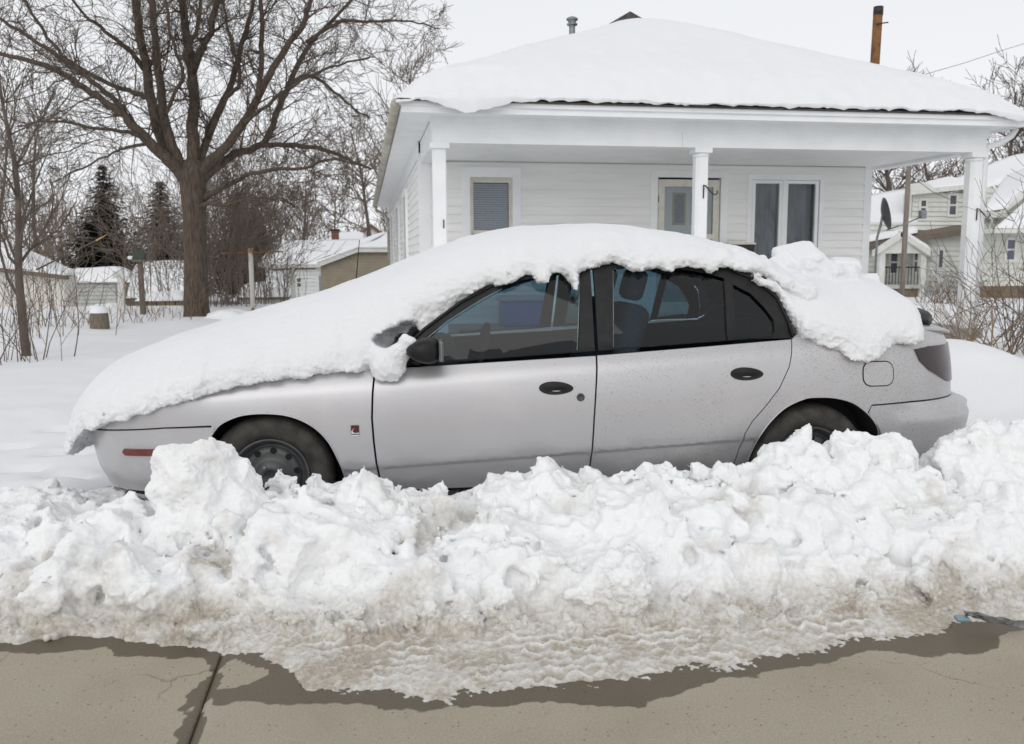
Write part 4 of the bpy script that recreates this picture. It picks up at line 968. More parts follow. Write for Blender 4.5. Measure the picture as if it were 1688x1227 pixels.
# ---------------------------------------------------------------- trees and brush
def bark(name, a, b, bump=.012):
    return mat(name, a, b, 9, .95, bump=bump, bscale=18, stretch=(3, 3, .5))
M_BARK = bark('bark', (.058, .042, .031), (.120, .092, .070), .02)
M_BARK_THIN = mat('thin_bark', (.085, .066, .053), (.13, .105, .085), 3, .95)
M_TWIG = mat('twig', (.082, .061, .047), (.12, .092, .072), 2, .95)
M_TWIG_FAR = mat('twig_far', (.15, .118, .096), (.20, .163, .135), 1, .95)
M_STEM_TAN = mat('dry_stem', (.26, .185, .115), (.17, .115, .075), 3, .95)
M_STEM_RED = mat('brown_stem', (.105, .075, .06), (.15, .11, .085), 3, .95)
def seg_mesh(segs, k=3):
    S = np.array(segs, np.float32); a, b = S[:, :3], S[:, 3:6]; ra, rb = S[:, 6], S[:, 7]
    t = b - a; t /= np.maximum(np.linalg.norm(t, axis=1), 1e-6)[:, None]
    ref = np.where(np.abs(t[:, 2:3]) < .9, np.array([[0, 0, 1.]]), np.array([[1., 0, 0]])).astype(np.float32)
    u = np.cross(t, ref); u /= np.linalg.norm(u, axis=1)[:, None]; w = np.cross(u, t)
    V = np.empty((len(S), 2, k, 3), np.float32)
    for j in range(k):
        c, s_ = math.cos(2 * math.pi * j / k), math.sin(2 * math.pi * j / k); d = u * c + w * s_
        V[:, 0, j] = a + d * ra[:, None]; V[:, 1, j] = b + d * rb[:, None]
    base = (np.arange(len(S)) * 2 * k)[:, None]
    Q = np.concatenate([base + np.array([[j, (j + 1) % k, k + (j + 1) % k, k + j]]) for j in range(k)])
    return V.reshape(-1, 3), Q
def norm(v):
    l = math.sqrt(v[0] ** 2 + v[1] ** 2 + v[2] ** 2) or 1; return (v[0] / l, v[1] / l, v[2] / l)
def grow(rr, p, d, L, r, lev, out, up=.06, wig=.16, dens=(5, 6, 5), ratio=.45, minr=.003):
    n = 5 if lev > 0 else 4; st = L / n; pts = []
    for i in range(n):
        d = norm((d[0] + rr.gauss(0, wig), d[1] + rr.gauss(0, wig), d[2] + rr.gauss(0, wig) + up))
        q = (p[0] + d[0] * st, p[1] + d[1] * st, p[2] + d[2] * st)
        r1 = max(r * (1 - .17), minr)
        out.append((*p, *q, r, r1)); pts.append((q, d, r1)); p, r = q, r1
    if lev > 0:
        m = dens[min(lev - 1, len(dens) - 1)]
        for c in range(m):
            q, dd, rq = pts[min(n - 1, int(rr.uniform(.3, n)))]
            ax_ = norm((rr.gauss(0, 1), rr.gauss(0, 1), rr.gauss(0, 1)))
            k = rr.uniform(.55, 1.05)
            nd = norm((dd[0] + ax_[0] * k, dd[1] + ax_[1] * k, dd[2] + ax_[2] * k))
            grow(rr, q, nd, L * ratio * rr.uniform(.7, 1.3), max(rq * .55, minr), lev - 1, out, up, wig, dens, ratio, minr)
def spline(pts, n):
    P = np.array(pts, float); t = np.linspace(0, len(P) - 1, n); out = []
    for v in t:
        i = min(int(v), len(P) - 2); f = v - i
        p0, p1, p2, p3 = P[max(i - 1, 0)], P[i], P[i + 1], P[min(i + 2, len(P) - 1)]
        out.append(.5 * ((2 * p1) + (p2 - p0) * f + (2 * p0 - 5 * p1 + 4 * p2 - p3) * f * f + (3 * p1 - p0 - 3 * p2 + p3) * f ** 3))
    return np.array(out)

# the big bare maple: limbs follow the real fork pattern, spread in depth
TY = 19.7; tb = at(325, 527, TY); SC = 1450.0 / 19.0
big = thing('maple_tree', (tb.x, TY, gz1(tb.x, TY)), 0, 'large bare maple with many spreading limbs in the yard left of the white house', 'tree')
OB = Vector((tb.x, TY, gz1(tb.x, TY)))
def limb_pts(tr, depth, WS=.71):
    n = len(tr); o = []
    for i, (px, py, w) in enumerate(tr):
        f = i / max(n - 1, 1); yy = TY + depth[0] + (depth[1] - depth[0]) * f
        q = at(px, py, yy) - OB; o.append((q.x, q.y, q.z, w * WS / SC / 2 * yy / TY))
    return o
trunk = limb_pts([(326, 545, 62), (325, 525, 55), (324, 500, 49), (323, 440, 46), (321, 370, 44), (319, 320, 50), (318, 288, 52), (318, 265, 34)], (0, 0), .80)
sp = spline(trunk, 26); b = MB(); b.tube([q[:3] for q in sp], [q[3] for q in sp], 18); b.build('trunk', M_BARK, big)
LIMBS = [
 ([(308, 300, 34), (290, 275, 30), (265, 253, 26), (225, 213, 20), (190, 180, 16), (140, 147, 14), (90, 115, 12), (40, 100, 10), (-30, 82, 8)], (0, -1.2)),
 ([(228, 217, 16), (205, 183, 13), (190, 166, 12), (150, 132, 11), (100, 96, 10), (50, 62, 8), (0, 32, 7), (-40, 8, 6)], (-.4, .8)),
 ([(305, 295, 32), (280, 255, 26), (262, 220, 24), (250, 170, 22), (240, 110, 20), (230, 50, 18), (222, -10, 16), (215, -90, 12), (200, -180, 8)], (0, .6)),
 ([(252, 160, 12), (235, 158, 11), (190, 142, 10), (140, 118, 9), (95, 82, 8), (60, 32, 6), (30, -20, 5)], (.3, 1.8)),
 ([(238, 115, 13), (210, 80, 10), (170, 50, 8), (130, 15, 6), (95, -40, 4)], (.4, -1.0)),
 ([(305, 290, 28), (287, 250, 24), (272, 200, 20), (262, 130, 18), (255, 60, 16), (250, -10, 14), (252, -100, 10), (262, -190, 6)], (0, -.9)),
 ([(318, 288, 34), (319, 240, 28), (318, 200, 25), (318, 130, 22), (308, 60, 18), (298, -10, 16), (288, -100, 11), (285, -190, 7)], (0, .3)),
 ([(319, 118, 16), (333, 80, 15), (347, 50, 14), (362, -10, 12), (375, -90, 8)], (.1, -.8)),
 ([(273, 190, 9), (290, 150, 8), (303, 128, 8), (290, 80, 7), (276, 30, 6), (270, -30, 5)], (-.4, -1.6)),
 ([(325, 285, 24), (335, 250, 19), (345, 215, 17), (380, 140, 14), (400, 70, 11), (420, -10, 8), (430, -80, 5)], (0, 1.3)),
 ([(330, 288, 30), (350, 262, 24), (375, 240, 21), (415, 180, 18), (440, 130, 16), (470, 80, 14), (500, 40, 12), (515, -10, 9), (535, -90, 6)], (0, -.8)),
 ([(425, 160, 13), (430, 110, 12), (432, 60, 11), (430, 0, 9), (440, -80, 6)], (-.5, .8)),
 ([(332, 295, 28), (365, 268, 20), (400, 250, 17), (435, 236, 15), (455, 190, 14), (472, 148, 13), (500, 90, 11), (540, 40, 8), (590, -10, 6)], (0, .7)),
 ([(430, 240, 12), (460, 239, 11), (490, 241, 11), (545, 250, 9), (585, 268, 7), (612, 280, 5)], (.3, -.6)),
 ([(335, 330, 16), (350, 318, 14), (385, 300, 11), (430, 282, 9), (500, 277, 7), (545, 262, 5), (590, 272, 4)], (0, -1.6)),
 ([(505, 70, 9), (560, 37, 8), (620, 36, 6), (680, 36, 4), (725, 48, 3)], (.4, 1.4)),
 ([(255, 250, 11), (225, 224, 9), (190, 216, 8), (150, 211, 7), (90, 200, 5), (30, 208, 4)], (-.3, -2.0)),
 ([(240, 238, 8), (215, 242, 7), (190, 250, 5), (140, 275, 4), (85, 302, 3)], (-.3, .9)),
 ([(345, 225, 12), (372, 165, 10), (395, 135, 9), (385, 80, 7), (370, 20, 5), (365, -40, 4)], (.3, -1.0)),
 ([(475, 140, 9), (510, 125, 8), (555, 155, 6), (585, 180, 5), (610, 195, 4)], (.3, 1.6)),
 ([(400, 205, 9), (450, 165, 8), (500, 130, 7), (550, 110, 5), (610, 95, 4)], (-.4, -1.9)),
 ([(321, 345, 12), (345, 335, 10), (375, 338, 7), (420, 325, 5), (455, 330, 3)], (0, -1.4)),
 ([(318, 120, 12), (305, 90, 10), (325, 50, 9), (330, 0, 7), (340, -60, 5)], (0, 1.6)),
]
rr = random.Random(11); segs = []
for tr, dep in LIMBS:
    q = limb_pts(tr, dep); sp = spline(q, len(q) * 4)
    for i in range(4, len(sp) - 1):
        sp[i, 0] += rr.gauss(0, .012); sp[i, 1] += rr.gauss(0, .03); sp[i, 2] += rr.gauss(0, .012)
    b = MB(); b.tube([s_[:3] for s_ in sp], [max(s_[3], .012) for s_ in sp], 9); b.build('limb', M_BARK, big)
    n = len(sp); L = sum(math.dist(sp[i][:3], sp[i + 1][:3]) for i in range(n - 1))
    cnt = int(L * 4.6)
    for c in range(cnt):
        f = rr.uniform(.18, 1.0) ** .85; i = min(int(f * (n - 1)), n - 2)
        p_, d_ = sp[i][:3], norm(tuple(sp[i + 1][:3] - sp[i][:3])); r_ = sp[i][3]
        ax_ = norm((rr.gauss(0, 1), rr.gauss(0, 1.1), rr.gauss(.15, .8))); k = rr.uniform(.7, 1.6)
        d2 = norm((d_[0] + ax_[0] * k, d_[1] + ax_[1] * k, d_[2] + ax_[2] * k))
        grow(rr, tuple(p_), d2, rr.uniform(.55, 1.35) * (1.1 - .35 * f), min(max(r_ * .38, .008), .022), 2, segs, .03, .20, (5, 6), .52, .0042)
segs = [q for q in segs if q[3] + OB.x < .2 or min(q[2], q[5]) + OB.z > 3.9]      # twigs stop short of the house eave
V, Q = seg_mesh(segs, 3)
o = link('twigs', np_mesh('twigs', V, Q, False), M_TWIG, big); tag(o, kind='stuff')
NSEG = len(segs)

def bare_tree(name, base, h, r, label, seed, m=M_TWIG_FAR, spread=.55, nb=16, group=None, lev=2, dens=(5, 5), lean=0, minr=.006, stems=1):
    """a smaller bare tree: tapered leader plus recursive branches"""
    rr = random.Random(seed); t = thing(name, base, rr.uniform(0, 6.28), label, 'tree', group); segs = []
    for s_ in range(stems):
        a = rr.uniform(0, 6.28); d = norm((math.cos(a) * .25 * (stems > 1) + lean, math.sin(a) * .25 * (stems > 1), 1)); p = (0, 0, -.15); pts = []; rad = []
        n = 10
        for i in range(n + 1):
            pts.append(p); rad.append(r * (1 - .085 * i))
            d = norm((d[0] + rr.gauss(0, .05), d[1] + rr.gauss(0, .05), d[2] + .03)); p = tuple(p[k] + d[k] * h / n for k in range(3))
        b = MB(); b.tube(pts, rad, 8); b.build('trunk', m if m is M_BARK_THIN else M_BARK_THIN, t)
        for c in range(nb):
            f = rr.uniform(.2, 1.0); i = min(int(f * n), n - 1)
            a = rr.uniform(0, 6.28); d2 = norm((math.cos(a) * spread * 1.2, math.sin(a) * spread * 1.2, rr.uniform(.25, 1.0)))
            grow(rr, pts[i], d2, h * rr.uniform(.22, .42) * (1.15 - .5 * f), rad[i] * .5, lev, segs, .06, .13, dens, .5, minr)
    V, Q = seg_mesh(segs, 3); link('crown', np_mesh('crown', V, Q, False), m, t)
    return t
GT = 'bare trees along the back of the yards'
bt = [
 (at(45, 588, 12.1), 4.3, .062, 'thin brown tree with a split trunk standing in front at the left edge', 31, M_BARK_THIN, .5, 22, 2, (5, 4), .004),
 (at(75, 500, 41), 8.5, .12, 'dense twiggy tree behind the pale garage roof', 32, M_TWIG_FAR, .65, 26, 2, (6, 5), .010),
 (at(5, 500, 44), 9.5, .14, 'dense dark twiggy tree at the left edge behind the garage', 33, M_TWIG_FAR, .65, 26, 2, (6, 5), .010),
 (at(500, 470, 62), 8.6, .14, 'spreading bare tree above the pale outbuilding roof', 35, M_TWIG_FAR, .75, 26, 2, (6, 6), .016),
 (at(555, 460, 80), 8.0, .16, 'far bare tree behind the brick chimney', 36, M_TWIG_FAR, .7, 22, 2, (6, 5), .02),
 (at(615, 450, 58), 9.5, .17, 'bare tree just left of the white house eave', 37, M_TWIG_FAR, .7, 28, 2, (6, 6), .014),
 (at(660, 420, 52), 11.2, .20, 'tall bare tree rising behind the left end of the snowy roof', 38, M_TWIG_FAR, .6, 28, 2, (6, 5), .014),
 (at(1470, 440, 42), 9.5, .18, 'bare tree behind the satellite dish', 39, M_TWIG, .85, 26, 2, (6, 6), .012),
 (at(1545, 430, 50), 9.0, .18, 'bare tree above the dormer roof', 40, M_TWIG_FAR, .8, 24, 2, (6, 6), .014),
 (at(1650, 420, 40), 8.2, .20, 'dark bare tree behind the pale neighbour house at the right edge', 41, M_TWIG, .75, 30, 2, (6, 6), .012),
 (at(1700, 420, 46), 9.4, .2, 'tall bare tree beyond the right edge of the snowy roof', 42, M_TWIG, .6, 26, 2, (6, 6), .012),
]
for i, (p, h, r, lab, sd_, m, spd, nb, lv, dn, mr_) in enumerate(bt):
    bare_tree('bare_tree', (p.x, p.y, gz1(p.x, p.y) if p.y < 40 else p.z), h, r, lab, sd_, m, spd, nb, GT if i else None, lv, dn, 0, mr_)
# light split wood on the snapped sapling branch
q0, q1 = at(158, 397, 12.0), at(176, 387, 12.0); b = MB(); b.tube([at(60, 445, 12.1), at(110, 420, 12.05), q0], [.012, .010, .009], 6)
t = thing('broken_branch', (0, 0, 0), 0, 'snapped thin branch with a pale split end reaching right from the left tree', 'branch'); b.build('branch', M_BARK_THIN, t)
b = MB(); b.tube([q0, q1], [.012, .004], 6); b.build('split_end', mat('fresh_wood', (.52, .33, .14), (.45, .27, .11), 10, .8), t)

def brush(name, cx, cy, w, d, h, n, label, seed, m, lev=1, dens=(4,), cat='bush', rad=.007, group=None, lean=.25, minr=.0022, grp=None):
    rr = random.Random(seed); t = thing(name, (cx, cy, gz1(cx, cy)), 0, label, cat, group); segs = []
    for i in range(n):
        x, y = rr.gauss(0, w * .4), rr.gauss(0, d * .4)
        dr_ = norm((rr.gauss(0, lean), rr.gauss(0, lean), 1))
        g = gz1(cx + x, cy + y) - gz1(cx, cy) - .05
        grow(rr, (x, y, g), dr_, h * rr.uniform(.5, 1.1), rad * rr.uniform(.6, 1.3), lev, segs, .02, .09, dens, .45, minr)
    V, Q = seg_mesh(segs, 4); tag(link('stems', np_mesh('stems', V, Q, False), m, t), kind='stuff'); return t
for i, (px, py, yy, w, h, n, m, lab) in enumerate([
 (20, 595, 11.2, .9, 1.3, 24, M_STEM_RED, 'brown leafless brush at the foot of the thin left tree'),
 (105, 560, 14.5, 1.0, 1.1, 10, M_STEM_TAN, 'tan dry stalks right of the thin left tree'),
 (135, 545, 17.0, 1.2, .8, 12, M_STEM_TAN, 'pale dry weeds in front of the grey shed'),
 (60, 545, 17.5, 1.8, 2.4, 26, M_STEM_RED, 'tall leafless shrub in front of the pale garage'),
 (205, 525, 19.5, 1.4, 1.7, 6, M_STEM_RED, 'thin saplings around the white post'),
 (270, 525, 20.5, 1.4, 1.4, 12, M_STEM_RED, 'leafless brush between the bird house and the big trunk'),
 (300, 528, 19.4, .9, .7, 14, M_STEM_TAN, 'short dry weeds at the foot of the big trunk'),
 (225, 535, 18.0, 1.6, .35, 26, M_STEM_TAN, 'low dead weeds poking through the snow below the bird house')]):
    p = at(px, py, yy); brush('leafless_brush', p.x, yy, w, .6, h, n, lab, 60 + i, m, 1, (4,), rad=.0065, minr=.0028)
# dense thicket right of the trunk
for i, (px, yy, w, h, n, lab) in enumerate([(365, 24.0, 1.1, 3.6, 60, 'dense grey-brown thicket just right of the big trunk'), (415, 26.5, 1.3, 3.8, 60, 'dense brown thicket behind the clothesline pole'), (280, 30.0, 1.4, 3.6, 36, 'brown thicket left of the big trunk behind the bird house'), (445, 30.0, 1.0, 1.6, 16, 'low twiggy shrub in front of the pale outbuilding')]):
    p = at(px, 515, yy); brush('thicket', p.x, yy, w, .9, h, n, lab, 90 + i, M_TWIG_FAR if i != 3 else M_STEM_RED, 2, (5, 4), rad=.010, minr=.005, lean=.16)
# arching brambles at the right of the porch
for i, (px, py, yy, w, h, n, m, lean, lab) in enumerate([
 (1668, 565, 9.8, .5, 1.6, 13, M_STEM_RED, .45, 'dark branching bramble right of the porch column'),
 (1600, 560, 10.3, .8, 1.0, 26, M_STEM_TAN, .6, 'tan tangled dry stems at the foot of the right porch column'),
 (1635, 580, 9.4, .5, .9, 16, M_STEM_TAN, .7, 'thin dry canes leaning over the snow right of the car'),
 (1560, 500, 21.0, 1.0, .9, 60, M_STEM_RED, .5, 'round rusty brown shrub beside the pale neighbour house steps'),
 (1700, 560, 10.4, .7, 2.0, 12, M_STEM_RED, .4, 'tall thin bramble canes at the right edge')]):
    p = at(px, py, yy); brush('bramble', p.x, yy, w, .4, h, n, lab, 120 + i, m, 2 if i in (0, 4) else 1, (4, 3), rad=.008, minr=.0026, lean=lean)
rr = random.Random(77); segs = []
for (a, b_) in (((1500, 420), (1688, 545)), ((1572, 455), (1700, 530)), ((1590, 480), (1640, 585)), ((1625, 455), (1660, 560)), ((1610, 430), (1690, 470)), ((1560, 520), (1625, 500))):
    A3, B3 = at(a[0], a[1], 9.9), at(b_[0], b_[1], 9.9)
    grow(rr, tuple(B3), norm(tuple(A3 - B3)), (A3 - B3).length, .007, 1, segs, .0, .05, (5,), .35, .0025)
V, Q = seg_mesh(segs, 4); o = link('bramble', np_mesh('bramble', V, Q, False), M_STEM_RED); tag(o, 'long arching bare canes crossing in front of the right porch column', 'bush')

# evergreens
M_NEEDLE = mat('needles', (.014, .021, .014), (.034, .044, .027), 1.5, .9)
def spruce(base, h, w, label, seed, dens=1.0):
    rr = random.Random(seed); t = thing('spruce_tree', base, rr.uniform(0, 6), label, 'tree', 'evergreens behind the yards')
    b = MB(); b.tube([(0, 0, -.3), (0, 0, h)], [h * .022, .02], 8); b.build('trunk', M_BARK, t)
    V = []; F_ = []; z = h * .06
    while z < h * .985:
        f = 1 - z / h; L = w * (f ** .85) * rr.uniform(.75, 1.15) + .12; nb = int(7 + 8 * f * dens)
        a0 = rr.uniform(0, 6.28)
        for i in range(nb):
            a = a0 + 6.283 * i / nb + rr.gauss(0, .18); l = L * rr.uniform(.5, 1.2); n = max(4, int(l * 9))
            for j in range(n):
                u = (j + .5) / n; x = l * u; zz = z - l * (.30 + .1 * math.sin(i * 2.3)) * u + .18 * l * u * u + rr.gauss(0, .09)
                for s_ in range(4):
                    s2 = rr.uniform(.16, .34) * (1.15 - .5 * u) * (h / 7) ** .4
                    cx, cy = x * math.cos(a), x * math.sin(a)
                    da = a + rr.choice((-1, 1)) * rr.uniform(.2, 1.2); dx_, dy_ = math.cos(da) * s2 * 1.5, math.sin(da) * s2 * 1.5; dz_ = rr.uniform(-.6, .15) * s2
                    px_, py_ = -math.sin(da) * s2 * .42, math.cos(da) * s2 * .42
                    k = len(V); V += [(cx - px_, cy - py_, zz), (cx + px_, cy + py_, zz), (cx + dx_, cy + dy_, zz + dz_)]; F_.append((k, k + 1, k + 2))
        z += h * rr.uniform(.028, .045)
    link('crown', np_mesh('crown', V, F_, False), M_NEEDLE, t)
def ev(px, top, base, Y, w, lab, seed, dens=1.0):
    a, b_ = at(px, base, Y), at(px, top, Y); spruce((a.x, Y, a.z), b_.z - a.z, w, lab, seed, dens)
ev(180, 272, 465, 56, 3.7, 'pointed dark spruce left of the big maple', 1)
ev(168, 345, 465, 50, 4.0, 'low dark evergreen in front of the pointed spruce', 5, 1.2)
ev(272, 300, 470, 52, 3.0, 'dark evergreen half hidden behind the big maple trunk', 2, 1.3)
ev(400, 318, 480, 50, 3.0, 'rounded dark evergreen right of the big maple trunk', 3, 1.6)
ev(425, 345, 480, 48, 2.4, 'dark evergreen behind the clothesline pole', 6, 1.4)
# distant tree line closing the view
def tree_line(px0, px1, Y, h, n, seed, label):
    rr = random.Random(seed); segs = []
    for i in range(n):
        p = at(rr.uniform(px0, px1), 470, Y + rr.uniform(-6, 6)); hh = h * rr.uniform(.6, 1.1)
        grow(rr, (p.x, p.y, -1.5), (rr.gauss(0, .08), 0, 1), hh, .10, 2, segs, .1, .1, (6, 6), .42, .03)
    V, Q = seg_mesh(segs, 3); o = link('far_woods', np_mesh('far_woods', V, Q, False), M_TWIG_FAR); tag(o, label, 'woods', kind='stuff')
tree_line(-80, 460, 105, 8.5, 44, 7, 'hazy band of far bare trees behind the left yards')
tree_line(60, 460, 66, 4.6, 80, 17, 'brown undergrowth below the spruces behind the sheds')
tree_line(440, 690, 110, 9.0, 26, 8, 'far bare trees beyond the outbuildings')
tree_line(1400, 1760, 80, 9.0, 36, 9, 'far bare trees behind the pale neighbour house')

# ---------------------------------------------------------------- the snowed-in sedan
def paint_material():
    m = bpy.data.materials.new('silver_paint'); m.use_nodes = True
    n, l = m.node_tree.nodes, m.node_tree.links; b = n['Principled BSDF']
    o = n.new('ShaderNodeTexCoord').outputs['Object']
    sp = n.new('ShaderNodeSeparateXYZ'); l.new(o, sp.inputs[0])
    base = mix_rgb(n, l, noise_n(n, l, o, 1.4, 3), (0.51, 0.505, 0.525), (0.55, 0.543, 0.562))
    # road film, heavier towards the tail and the sills
    film = math_n(n, l, 'MULTIPLY', range_n(n, l, sp.outputs[0], .8, 3.0, .12, .55), range_n(n, l, noise_n(n, l, o, 6.0, 6, .65), .3, .75))
    base = mix_rgb(n, l, film, base, (0.46, 0.445, 0.425))
    salt = math_n(n, l, 'MULTIPLY', range_n(n, l, noise_n(n, l, o, 3.0, 6, .7), .52, .72), .35)
    base = mix_rgb(n, l, salt, base, (0.68, 0.66, 0.635))
    # mud flecks thrown up by the wheels: a few coarse blobs and many fine ones
    warp = n.new('ShaderNodeTexNoise'); warp.inputs['Scale'].default_value = 60; l.new(o, warp.inputs['Vector'])
    wv = n.new('ShaderNodeVectorMath'); wv.operation = 'MULTIPLY_ADD'; l.new(warp.outputs['Color'], wv.inputs[0]); wv.inputs[1].default_value = (.022, .022, .014); l.new(o, wv.inputs[2])
    clump = range_n(n, l, noise_n(n, l, o, 4.5, 4), .36, .68, .08, 1.4)
    along = range_n(n, l, sp.outputs[0], 1.3, 2.5, 0.02, 1.0)
    fl = None
    for (scx, scz, amt, r0_, r1_) in ((19, 38, .55, .12, .26), (40, 74, .42, .16, .34)):
        mp = n.new('ShaderNodeMapping'); mp.inputs['Scale'].default_value = (scx, scx, scz); mp.inputs['Rotation'].default_value = (0, .4, 0); l.new(wv.outputs[0], mp.inputs[0])
        vo = n.new('ShaderNodeTexVoronoi'); l.new(mp.outputs[0], vo.inputs['Vector'])
        sc = n.new('ShaderNodeSeparateColor'); l.new(vo.outputs['Color'], sc.inputs[0])
        dens = math_n(n, l, 'MULTIPLY', math_n(n, l, 'MULTIPLY', along, clump), amt)
        q = math_n(n, l, 'MULTIPLY', math_n(n, l, 'LESS_THAN', sc.outputs[0], dens), range_n(n, l, vo.outputs['Distance'], r0_, r1_, 1, 0))
        fl = q if fl is None else math_n(n, l, 'MAXIMUM', fl, q)
    base = mix_rgb(n, l, math_n(n, l, 'MULTIPLY', fl, .92), base, (0.10, 0.075, 0.05))
    l.new(base, b.inputs['Base Color'])
    b.inputs['Metallic'].default_value = .55
    rg = math_n(n, l, 'ADD', range_n(n, l, film, 0, .5, .36, .55), math_n(n, l, 'MULTIPLY', fl, .4))
    l.new(rg, b.inputs['Roughness']); b.inputs['Coat Weight'].default_value = .25; b.inputs['Coat Roughness'].default_value = .18
    bz = noise_n(n, l, o, 2.2, 2); bp = n.new('ShaderNodeBump'); bp.inputs['Distance'].default_value = .012; bp.inputs['Strength'].default_value = .25
    l.new(bz, bp.inputs['Height']); l.new(bp.outputs[0], b.inputs['Normal'])
    return m
M_PAINT = paint_material()
M_BLKTRIM = mat('black_trim', (.008, .0085, .009), (.015, .015, .015), 18, .45, bump=.0006, bscale=300, spec=.3)
M_BLKBODY = mat('dark_cavity', (.008, .008, .008), None, rough=.9)
M_CPIL = mat('charcoal_pillar', (.045, .046, .048), (.062, .062, .062), 9, .5)
M_TYRE = mat('tyre_rubber', (.022, .021, .020), (.06, .055, .047), 14, .85, bump=.003, bscale=90)
M_RIM = mat('steel_rim', (.075, .078, .082), (.12, .12, .118), 9, .5, .5)
M_LAMP = mat('smoked_lamp', (.016, .008, .010), (.026, .011, .013), 5, .22, coat=.15)
M_MARK = mat('red_marker', (.13, .022, .018), (.17, .032, .024), 30, .25, coat=.4)
M_FUZZ = mat('seat_cloth', (.10, .11, .13), (.13, .14, .16), 40, .95)
M_DASH = mat('dash_plastic', (.04, .043, .05), None, rough=.7)
M_SPOIL = mat('spoiler_grey', (.022, .024, .027), (.035, .037, .040), 20, .5, bump=.001, bscale=200)
M_CARGLASS = glass_material('tinted_glass', (.275, .405, .475), 1.0)
M_WSHIELD = glass_material('windscreen_glass', (.30, .38, .38), .9)

def car_plan(Lr, Lf=.64):
    pts = []; n = 2.7
    for t in np.linspace(0, 1, 60)[:-1]:
        a = t * math.pi / 2; pts.append((-.30 - Lf * math.cos(a) ** (2 / n), .825 * math.sin(a) ** (2 / n)))
    for x in np.linspace(-.30, 2.75, 62): u = (x - 1.3) / 1.6; pts.append((x, .845 - .02 * u * u))
    P1 = pts[-1][1]; n = 3.0
    for t in np.linspace(0, 1, 60)[1:]:
        a = t * math.pi / 2; pts.append((2.75 + Lr * math.sin(a) ** (2 / n), P1 * max(math.cos(a), 0) ** (2 / n)))
    return np.array(pts)
PLAN = car_plan(.84)
_sg = np.r_[0, np.cumsum(np.hypot(*np.diff(PLAN, axis=0).T))]
PS = _sg - np.interp(0, PLAN[60:120, 0], _sg[60:120])
_tx, _ty = np.gradient(PLAN[:, 0], PS), np.gradient(PLAN[:, 1], PS)
_l = np.hypot(_tx, _ty); _tx /= _l; _ty /= _l
S0, S1_ = float(PS[0]), float(PS[-1])
def belt(s): return .8215 + .0612 * (np.clip(s, -.2, 3.2) - .71)
def sill(s): return .335 + .0535 * (np.clip(s, 0, 2.7) - .506)
def side_pt(s, z, sink=0.0):
    """a point on the near flank for arc length s along the plan and height z; sink moves it inward"""
    s = np.asarray(s, float); z = np.asarray(z, float)
    x, y = np.interp(s, PS, PLAN[:, 0]), np.interp(s, PS, PLAN[:, 1]); tx, ty = np.interp(s, PS, _tx), np.interp(s, PS, _ty)
    b, lo = belt(s), sill(s); sh = b - .075; g = lambda q: .02 * ((q - .56) / .25) ** 2
    d = np.where(z < lo, g(lo) + .014 + .09 * (np.maximum(lo - z, 0) / .15) ** 1.5 + .010 * sstep(0, .012, lo - z),
        np.where(z < b, g(np.minimum(z, sh)) + .006 * np.exp(-((z - lo) / .012) ** 2) + .76 * .5 * ((z - sh) + np.sqrt((z - sh) ** 2 + .022 ** 2)) - .0012, np.where(z < b, 0, g(sh) + .067 + .47 * (z - b) + .15 * (z - b) ** 2)))
    d = d + sink
    return np.stack([x + ty * d, -(y - tx * d), z], -1)
def resample(poly, st):
    o = []
    for i in range(len(poly)):
        a, b = np.array(poly[i]), np.array(poly[(i + 1) % len(poly)]); n = max(1, int(math.ceil(np.linalg.norm(b - a) / st)))
        for k in range(n): o.append(a + (b - a) * k / n)
    return np.array(o)
def inset(poly, d):
    P = np.array(poly); n = len(P); ar = sum(P[i][0] * P[(i + 1) % n][1] - P[(i + 1) % n][0] * P[i][1] for i in range(n))
    sg = 1 if ar > 0 else -1; o = []
    for i in range(n):
        e1 = P[i] - P[i - 1]; e2 = P[(i + 1) % n] - P[i]; e1 /= max(np.linalg.norm(e1), 1e-9); e2 /= max(np.linalg.norm(e2), 1e-9)
        n1 = np.array([-e1[1], e1[0]]) * sg; n2 = np.array([-e2[1], e2[0]]) * sg; m = n1 + n2; m /= max(np.linalg.norm(m), .3); o.append(P[i] + m * d / max(m @ n1, .5))
    return np.array(o)
